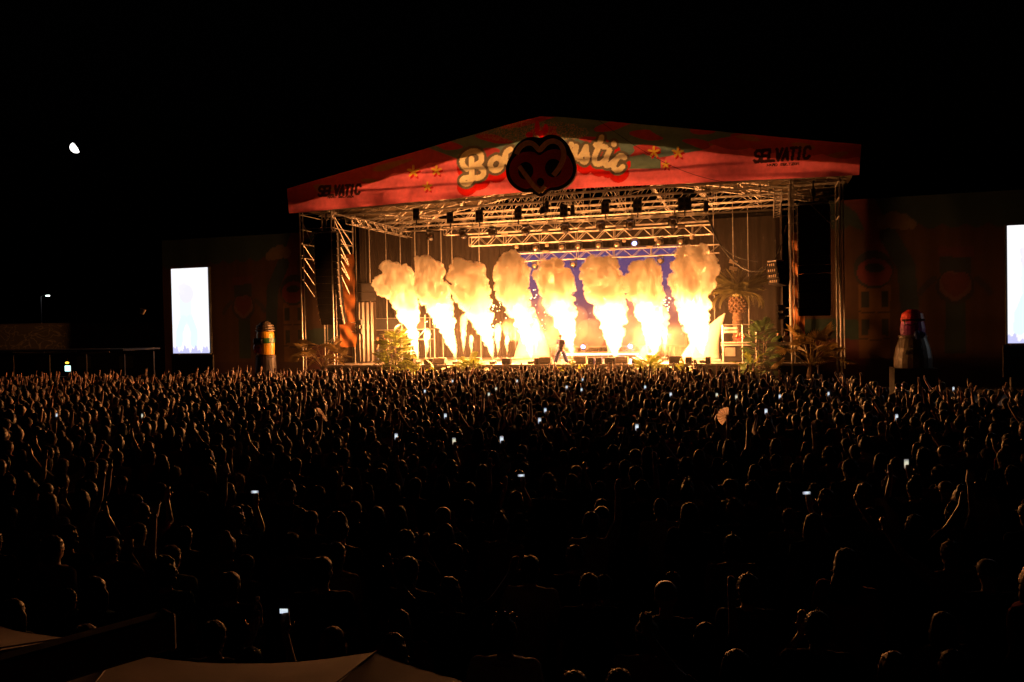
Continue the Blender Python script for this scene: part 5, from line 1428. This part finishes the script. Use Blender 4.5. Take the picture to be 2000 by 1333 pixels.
# ---- the audience
FRONT = [(-60, -15), (-35, -15), (-20, -13.5), (-8, -9.0), (5, -7.6), (9, -9.5), (14, -14.5), (19, -19.5), (40, -30)]
def front_v(u): return float(np.interp(u, [a for a, b in FRONT], [b for a, b in FRONT]))
taken = {}
def free(p, dmin):
    k = (int(p.x//1), int(p.y//1))
    for i in (-1, 0, 1):
        for j in (-1, 0, 1):
            for q in taken.get((k[0]+i, k[1]+j), []):
                if (q-p).length < dmin: return False
    return True
def take(p): taken.setdefault((int(p.x//1), int(p.y//1)), []).append(Vector((p.x, p.y, 0)))
def facing(p):
    d = SW(0, 3, 0) - p; return math.atan2(d.y, d.x) - math.pi/2
PH = Vector((.10, .37, 1.865))
GREETERS = []   # (loc, rz, pose, hair, shirt, scale, label)
M['phone_screen'] = mat_phone('phone_screen', (.72, .82, 1.0), .42)
M['phone_warm'] = mat_phone('phone_screen_warm', (1.0, .85, .6), .34)
ph_body = MB().box((0, 0, 0), (.078, .009, .16), bev=.004).mesh('phone_body'); ph_body.materials.append(M['black'])
def ph_screen(m_):
    me = MB().box((0, -.0062, 0), (.068, .003, .142)).mesh('phone_screen'); me.materials.append(m_); return me
PS = [ph_screen(M['phone_screen']), ph_screen(M['phone_warm'])]
phones = [(1054,822),(1244,835),(774,853),(887,862),(980,859),(1065,802),(870,813),(969,760),(1138,742),(884,745),(1310,771),(1438,776),(1523,775),(1496,804),(1618,770),
          (278,813),(111,812),(1751,815),(1575,963),(1770,906),(498,961),(1018,929),(830,765),(955,771),(1107,757),(1136,762),(1260,757),(1400,772),(1862,760),(1010,745)]
for i, (x, y) in enumerate(phones):
    s = random.uniform(.96, 1.05); p = atz(x, y, PH.z*s); rz = facing(p)+random.uniform(-.15, .15)
    land = i in (18, 20, 21)
    base = p - (Matrix.Rotation(rz, 3, 'Z') @ Vector((PH.x, PH.y, 0)))*s; base.z = 0
    t = thing('phone', ('phone held sideways with a glowing screen above the crowd' if land else 'phone with a glowing %s screen held up above the crowd' % ('warm' if i % 4 == 3 else 'pale blue')), 'phone', p, rz, 'phones held up in the crowd'); t.scale = (.85,)*3
    if land: t.rotation_euler = (0, R(90), rz); t.scale = (.42, 1, .62)
    obj('phone_body', ph_body, None, t); obj('phone_screen', PS[1 if i % 4 == 3 else 0], None, t)
    take(base); GREETERS.append((base, rz, ('phone', 'phone') if i % 2 else ('phone', 'down'), random.choice(HAIRS), random.choice(SHIRTS), s, None))

# near people who can be picked out in the photograph: head-top pixel, height, look
def near_person(x, y, h, p, hair, shirt, lab, rz=0.0, **kw):
    s = h/1.745; w = atz(x, y, h); w.z = 0; take(w)
    return person(w, facing(w)+rz, p, hair, shirt, s, label=lab, group='audience standing in the crowd', **kw)
W_ = ('white', (.5, .47, .45)); BK = SHIRTS[0]
m1 = near_person(985, 1203, 1.80, ('down', 'down'), 'tuft', W_, 'man in lettered white T-shirt with sunglasses pushed up on his hair', -.1, hc=(.05, .03, .015))
sh = [c for c in m1.children if c.name.startswith('shirt')][0]
lt = MB()
for k, ch in enumerate('IRVING'):
    for s_ in GL[ch]:
        pts = []
        for a, b in s_:
            xx = -( -.125+k*.048+a/4*.034); xx = (-.135+k*.047+a/4*.034)
            pts.append((xx, -.128+.05*(xx/.18)**2, 1.20+.02*(1-(xx/.13)**2)+b/6*.075))
        lt.path(pts, .0055, 4)
obj('lettering', lt, M['black'], sh)
gl = obj('sunglasses', MB().path([(-.085, -.03, 1.70), (-.08, .06, 1.715), (-.04, .09, 1.72), (0, .095, 1.718), (.04, .09, 1.72), (.08, .06, 1.715), (.085, -.03, 1.70)], .006, 5).ell((-.042, .088, 1.722), (.03, .012, .022)).ell((.042, .088, 1.722), (.03, .012, .022)), mat('dark_lens', (.02, .02, .025), .08, var=.05), loc=m1.location, rot=m1.rotation_euler)
gl.scale = m1.scale; tag(gl, 'dark sunglasses resting on the hair of the man in white', 'sunglasses')
m2 = near_person(335, 1064, 1.80, ('down', 'up'), 'short', SHIRTS[7], 'broad man in teal T-shirt with dark square back print holding up a cup', -.05, shirtc=(.10, .16, .15))
sh = [c for c in m2.children if c.name.startswith('shirt')][0]
obj('back_print', MB().box((0, -.131, 1.16), (.2, .012, .26)), M['black'], sh)
m3 = near_person(488, 1262, 1.72, ('phone', 'phone'), 'short', BK, 'person holding up a phone and a clear bottle side by side above the parasol')
def held(name, lab, cat, owner, p, build, group=None, tilt=(0, 0)):
    q = owner.matrix_basis @ Vector(p)
    t = thing(name, lab, cat, q, owner.rotation_euler[2], group); t.rotation_euler = (tilt[0], tilt[1], owner.rotation_euler[2]); build(t); return t
def b_phone(t):
    obj('phone_body', ph_body, None, t); obj('phone_screen', MB().box((0, -.0062, 0), (.068, .003, .142)), M['glass'], t)
    obj('lit_picture', MB().box((0, -.0085, -.005), (.060, .002, .034)), M['phone_screen'], t)
def b_bottle(t):
    m_, tt, out_ = nt('clear_plastic'); gl_ = tt.nodes.new('ShaderNodeBsdfPrincipled'); gl_.inputs['Roughness'].default_value = .12; gl_.inputs['Transmission Weight'].default_value = .85; gl_.inputs['Base Color'].default_value = (.9, .85, .8, 1)
    nz_ = tt.nodes.new('ShaderNodeTexNoise'); bp_ = tt.nodes.new('ShaderNodeBump'); bp_.inputs['Strength'].default_value = .3; tt.links.new(nz_.outputs[0], bp_.inputs['Height']); tt.links.new(bp_.outputs[0], gl_.inputs['Normal']); tt.links.new(gl_.outputs[0], out_.inputs[0])
    obj('bottle_body', MB().lathe([(.028, -.1), (.033, -.09), (.033, .02), (.03, .05), (.014, .09), (.014, .11)], 14), m_, t); obj('bottle_cap', MB().lathe([(.016, .105), (.016, .125), (.01, .128)], 12), M['white'], t)
def b_cup(t):
    c = obj('cup_wall', MB().lathe([(.034, -.07), (.046, .06), (.048, .065), (.044, .065), (.03, -.06)], 14), M['cup'], t)
    obj('rim', MB().path([(.047*math.cos(a*.3927), .047*math.sin(a*.3927), .064) for a in range(17)], .004, 4), M['white'], c)
held('phone', 'phone raised beside a clear bottle with the dim stage on its screen', 'phone', m3, (.10, .37, 1.865), b_phone)
held('bottle', 'clear plastic bottle held up next to a phone above the parasol', 'bottle', m3, (-.10, .37, 1.83), b_bottle)
held('cup', 'pale cup held up by the broad man in teal', 'cup', m2, (-.275, .16, 2.03), b_cup, tilt=(.15, .2))
m4 = near_person(467, 925, 1.75, ('down', 'down'), 'short', BK, 'fair haired person standing behind a small lit phone', hc=(.35, .24, .13))
m5 = near_person(395, 960, 1.72, ('up', 'down'), 'long', SHIRTS[3], 'person in navy top lifting a pale cup above long hair', .15)
held('cup', 'pale cup lifted by the long haired person in navy', 'cup', m5, (.28, .14, 2.02), b_cup, tilt=(.2, -.3))
m6 = near_person(1862, 985, 1.75, ('up', 'down'), 'curly', SHIRTS[6], 'curly haired person in olive top lifting a cup by the dark side')
held('cup', 'cup lifted by the curly haired person in olive', 'cup', m6, (.28, .14, 2.02), b_cup, tilt=(.15, .15))
m7 = near_person(1150, 1118, 1.76, ('down', 'down'), 'short', BK, 'man with shiny dark hair and one arm pointing toward the stage'); 
near_person(1430, 1043, 1.78, ('down', 'down'), 'short', W_, 'man with glowing hair edge in pale T-shirt', shirtc=(.2, .19, .18))
for x, y, h, hair, lab in ((1121, 1308, 1.74, 'short', 'round dark head of a person standing right beside the man in lettered white'), (1209, 1304, 1.75, 'short', 'round dark head of a person one place past the man in lettered white'),
                    (650, 1222, 1.70, 'long', 'person with reddish long hair standing just past the parasol edge'), (768, 1246, 1.68, 'curly', 'curly head just above the parasol corner'),
                    (1300, 1135, 1.78, 'cap', 'person wearing a dark cap in the dark front of the crowd'), (1930, 1092, 1.76, 'cap', 'person wearing a dark cap near the dark edge of the crowd'),
                    (1745, 1270, 1.72, 'long', 'person with coppery long hair close to the cup on the ground'), (870, 1022, 1.72, 'long', 'person with long straight rim lit hair in the middle crowd')):
    near_person(x, y, h, ('down', 'down'), hair, BK, lab, random.uniform(-.2, .2), hc=(.12, .05, .02) if 'reddish' in lab or 'coppery' in lab else None)
# hand fans
def b_fan(t):
    n = 16; mb = MB(); vs = []; fs = []
    for k in range(n+1):
        a = R(-75+150*k/n); z = .012 if k % 2 else -.012
        for r in (.08, .30): vs.append((r*math.sin(a), z, r*math.cos(a)))
    for k in range(n): fs.append((2*k, 2*k+1, 2*k+3, 2*k+2))
    obj('fan_leaf', mb.add(vs, fs), mat_leaf('fan_paper', (.62, .5, .42), .75), t)
    for k in range(0, n+1, 2):
        a = R(-75+150*k/n); obj('fan_stick', MB().tube((0, 0, 0), (.29*math.sin(a), -.012, .29*math.cos(a)), .004, 4), M['beam'], t)
for x, y, lab, tl in ((1422, 815, 'pale open hand fan held up in the middle crowd', -1.2), (628, 812, 'pale open hand fan held up on the dim side of the crowd', .9)):
    z_ = 2.0; p = atz(x, y, z_); rz = facing(p)
    base = p - (Matrix.Rotation(rz, 3, 'Z') @ Vector((.28, .14, 0))); base.z = 0; take(base)
    GREETERS.append((base, rz, ('up', 'down'), 'long', SHIRTS[0], 1.0, None))
    t = thing('hand_fan', lab, 'fan', p, rz, 'open hand fans'); t.rotation_euler = (.9 if x < 1000 else .25, tl, rz); t.scale = (.62, 1, .8); b_fan(t)

cand = list(GREETERS)
y = 4.7
rows_ = []
while y < 62:
    sp = .76 if y < 10 else .66 if y < 18 else .56 if y < 26 else .51
    x = -(.66*y+2)
    while x < .66*y+2:
        p = Vector((x+random.uniform(-.4, .4)*sp, y+random.uniform(-.4, .4)*sp, 0)); x += sp
        u, v = uv_of(p)
        if v > front_v(u) - random.random()*.6: continue
        if p.y < 5.2 and p.x < .6: continue
        h = to_px(p+Vector((0, 0, 1.75)))
        if h is None or h[0] < -40 or h[0] > 2040 or h[1] > 1350: continue
        if not free(p, .40 if p.y > 18 else .46): continue
        take(p)
        q = random.random(); near_stage = v > front_v(u)-9
        if near_stage: ps = 0 if q < .58 else 1 if q < .68 else 2 if q < .74 else 3 if q < .80 else 4 if q < .88 else 6 if q < .95 else 7
        else: ps = 0 if q < .82 else 1 if q < .87 else 3 if q < .89 else 4 if q < .92 else 6 if q < .97 else 7
        cand.append((p, facing(p)+random.gauss(0, .25), POSES[ps], random.choices(HAIRS, (5, 3, 1, 2, 1))[0], random.choice(SHIRTS), random.gauss(1.0, .04), None))
    y += sp*.88
cand.sort(key=lambda c: c[0].y)
near_c, far_c = cand[:272], cand[272:]
for p, rz, ps, hr, sh, s, lab in near_c: person(p, rz, ps, hr, sh, s)

# everyone further off: one mass
def lowpoly(me, ratio):
    o = bpy.data.objects.new('tmp', me); COL.objects.link(o); d = o.modifiers.new('d', 'DECIMATE'); d.ratio = ratio
    dg = bpy.context.evaluated_depsgraph_get(); dg.update(); out = bpy.data.meshes.new_from_object(o.evaluated_get(dg)); bpy.data.objects.remove(o)
    out.calc_loop_triangles(); n = len(out.vertices); co = np.empty(n*3); out.vertices.foreach_get('co', co)
    tr = np.empty(len(out.loop_triangles)*3, np.int32); out.loop_triangles.foreach_get('vertices', tr)
    bpy.data.meshes.remove(out); return co.reshape(-1, 3), tr.reshape(-1, 3)
LP = {}
for ps in POSES:
    b_, s_, t_ = variant(ps)
    LP[ps] = [lowpoly(b_, 150/max(1, len(b_.polygons))), lowpoly(s_, 60/max(1, len(s_.polygons))), lowpoly(t_, 30/max(1, len(t_.polygons)))]
LH = {h: lowpoly(HML[h], 70/max(1, len(HML[h].polygons))) for h in HAIRS}
VS, TS, CS = [], [], []; off = 0
for p, rz, ps, hr, sh, s, lab in far_c:
    c_, s_n = math.cos(rz)*s, math.sin(rz)*s
    Rm = np.array([[c_, -s_n, 0], [s_n, c_, 0], [0, 0, s]]).T
    cols = [random.choice(SKINS), sh[1], random.choice(TROUS), random.choice(HAIRC)]
    for (co, tr), cl in zip(LP[ps] + [LH[hr]], cols):
        VS.append(co @ Rm + np.array(p)); TS.append(tr+off); CS.append(np.repeat(np.array(cl)[None], len(co), 0)); off += len(co)
VS = np.concatenate(VS); TS = np.concatenate(TS); CS = np.concatenate(CS)
me = bpy.data.meshes.new('crowd'); me.vertices.add(len(VS)); me.vertices.foreach_set('co', VS.ravel())
me.loops.add(len(TS)*3); me.loops.foreach_set('vertex_index', TS.ravel().astype(np.int32))
me.polygons.add(len(TS)); me.polygons.foreach_set('loop_start', np.arange(0, len(TS)*3, 3, dtype=np.int32)); me.polygons.foreach_set('use_smooth', np.ones(len(TS), bool))
me.update(calc_edges=True); paint(me, CS)
o = obj('crowd', me, mat_attr('crowd_cloth_and_skin', .55, 0, 0, .12), kind='stuff'); o['label'] = 'dense mass of people packed toward the stage front'
print('crowd', len(near_c), len(far_c), len(TS))


# ================================================================== FOREGROUND PARASOLS
def parasol(cx_, cy_, zr, za, rad, rot0, lab, N=8):
    t = thing('parasol', lab, 'parasol', (cx_, cy_, 0), 0, 'shallow pale parasols')
    obj('pole', MB().tube((0, 0, 0), (0, 0, za+.02), .03, 10), M['steel'], t)
    obj('base', MB().lathe([(.4, 0), (.4, .06), (.1, .1)], 16), M['case'], t)
    for k in range(N):
        a0 = rot0+k*2*math.pi/N; a1 = a0+2*math.pi/N; n = 10; vs = []; fs = []
        A = Vector((rad*math.cos(a0), rad*math.sin(a0), zr)); B = Vector((rad*math.cos(a1), rad*math.sin(a1), zr)); C = Vector((0, 0, za))
        for i in range(n+1):
            q = i/n
            for j in range(n+1):
                w = j/n; p = C.lerp(A.lerp(B, w), q); p.z -= .045*math.sin(math.pi*w)*q + .02*math.sin(math.pi*q) + .012*wob(p.x*3, p.y*3, k*5.0)*q
                vs.append(p)
        for i in range(n):
            for j in range(n): k2 = i*(n+1)+j; fs.append((k2, k2+1, k2+n+2, k2+n+1))
        pn = obj('canvas_panel', MB().add(vs, fs).mesh('canvas_panel', True), M['canvas'], t)
        # hem and valance
        h = MB(); vs = []; fs = []
        for j in range(n+1):
            w = j/n; p = A.lerp(B, w); p.z -= .045*math.sin(math.pi*w) + .012*wob(p.x*3, p.y*3, k*5.0); vs += [p*1.0+Vector((0, 0, .001)), Vector((p.x*1.004, p.y*1.004, p.z-.10+.012*math.sin(w*9)))]
        for j in range(n): fs.append((2*j, 2*j+1, 2*j+3, 2*j+2))
        obj('valance', h.add(vs, fs), M['canvas'], pn)
        obj('seam', MB().tube(C+Vector((0, 0, .004)), A+Vector((0, 0, .002)), .004, 5), M['canvas'], pn)
        obj('rib', MB().tube(C-Vector((0, 0, .05)), A-Vector((0, 0, .03)), .012, 5), M['steel'], t)
B = atz(735, 1273, 2.35); A = atz(230, 1278, 2.35)
mid = (A+B)/2; side = (B-A).length; rad = side/2/math.sin(math.pi/13); nrm = Vector((-(B-A).y, (B-A).x, 0)).normalized()
c = mid - nrm*rad*math.cos(math.pi/13)
parasol(c.x, c.y, 2.35, 2.50, rad, math.atan2(B.y-c.y, B.x-c.x), 'pale shallow parasol top spread wide in front of the crowd', 13)
B2 = atz(140, 1245, 2.35); A2 = atz(-110, 1178, 2.35)
mid = (A2+B2)/2; side = (B2-A2).length; rad2 = side/2/math.sin(math.pi/8); nrm = Vector((-(B2-A2).y, (B2-A2).x, 0)).normalized()
c2 = mid - nrm*rad2*math.cos(math.pi/8)
parasol(c2.x, c2.y, 2.35, 2.47, rad2, math.atan2(B2.y-c2.y, B2.x-c2.x), 'pale parasol corner half hidden behind the dark brown screen panel')
P0 = atz(-60, 1300, 2.75); P1 = atz(322, 1197, 2.75)
t = thing('parasol_beam', 'dark brown beam arm crossing over the pale parasol', 'beam', (P0.x, P0.y, 0), 0)
d = P1-P0; L_ = Vector((d.x, d.y)).length; t.rotation_euler = (0, 0, math.atan2(d.y, d.x))
obj('arm', MB().box((L_/2, 0, 2.68), (L_, .09, .14), bev=.012), M['browncanvas'], t)
obj('end_cap', MB().box((L_+.01, 0, 2.68), (.03, .10, .15), bev=.01), M['browncanvas'], t)
obj('mast', MB().box((.0, 0, 1.31), (.10, .08, 2.62)), M['browncanvas'], t)
obj('foot_plate', MB().box((0, 0, .02), (.5, .5, .04)), M['steel'], t)

# ================================================================== SMOKE: thin even smoke lying over the stage
m, t_, out = nt('stage_smoke_air'); v_ = t_.nodes.new('ShaderNodeVolumePrincipled')
v_.inputs['Color'].default_value = (.9, .82, .74, 1); v_.inputs['Density'].default_value = 0.0016; v_.inputs['Anisotropy'].default_value = .2
t_.links.new(v_.outputs[0], out.inputs['Volume'])
prof_ = [(-9, .4), (11.2, .4), (11.2, 11.1), (.25, 11.1), (-9, 3.6)]
smoke_hull = MB().add([(-13.1, a, b) for a, b in prof_] + [(12.7, a, b) for a, b in prof_], [(0, 1, 2, 3, 4), (9, 8, 7, 6, 5)] + [(i, 5+i, 5+(i+1) % 5, (i+1) % 5) for i in range(5)])
hz = obj('stage_smoke', smoke_hull, m, loc=SW(0, 0, 0), rot=(0, 0, YAW), kind='stuff')
hz['label'] = 'thin warm smoke filling the stage and drifting over the front rows'
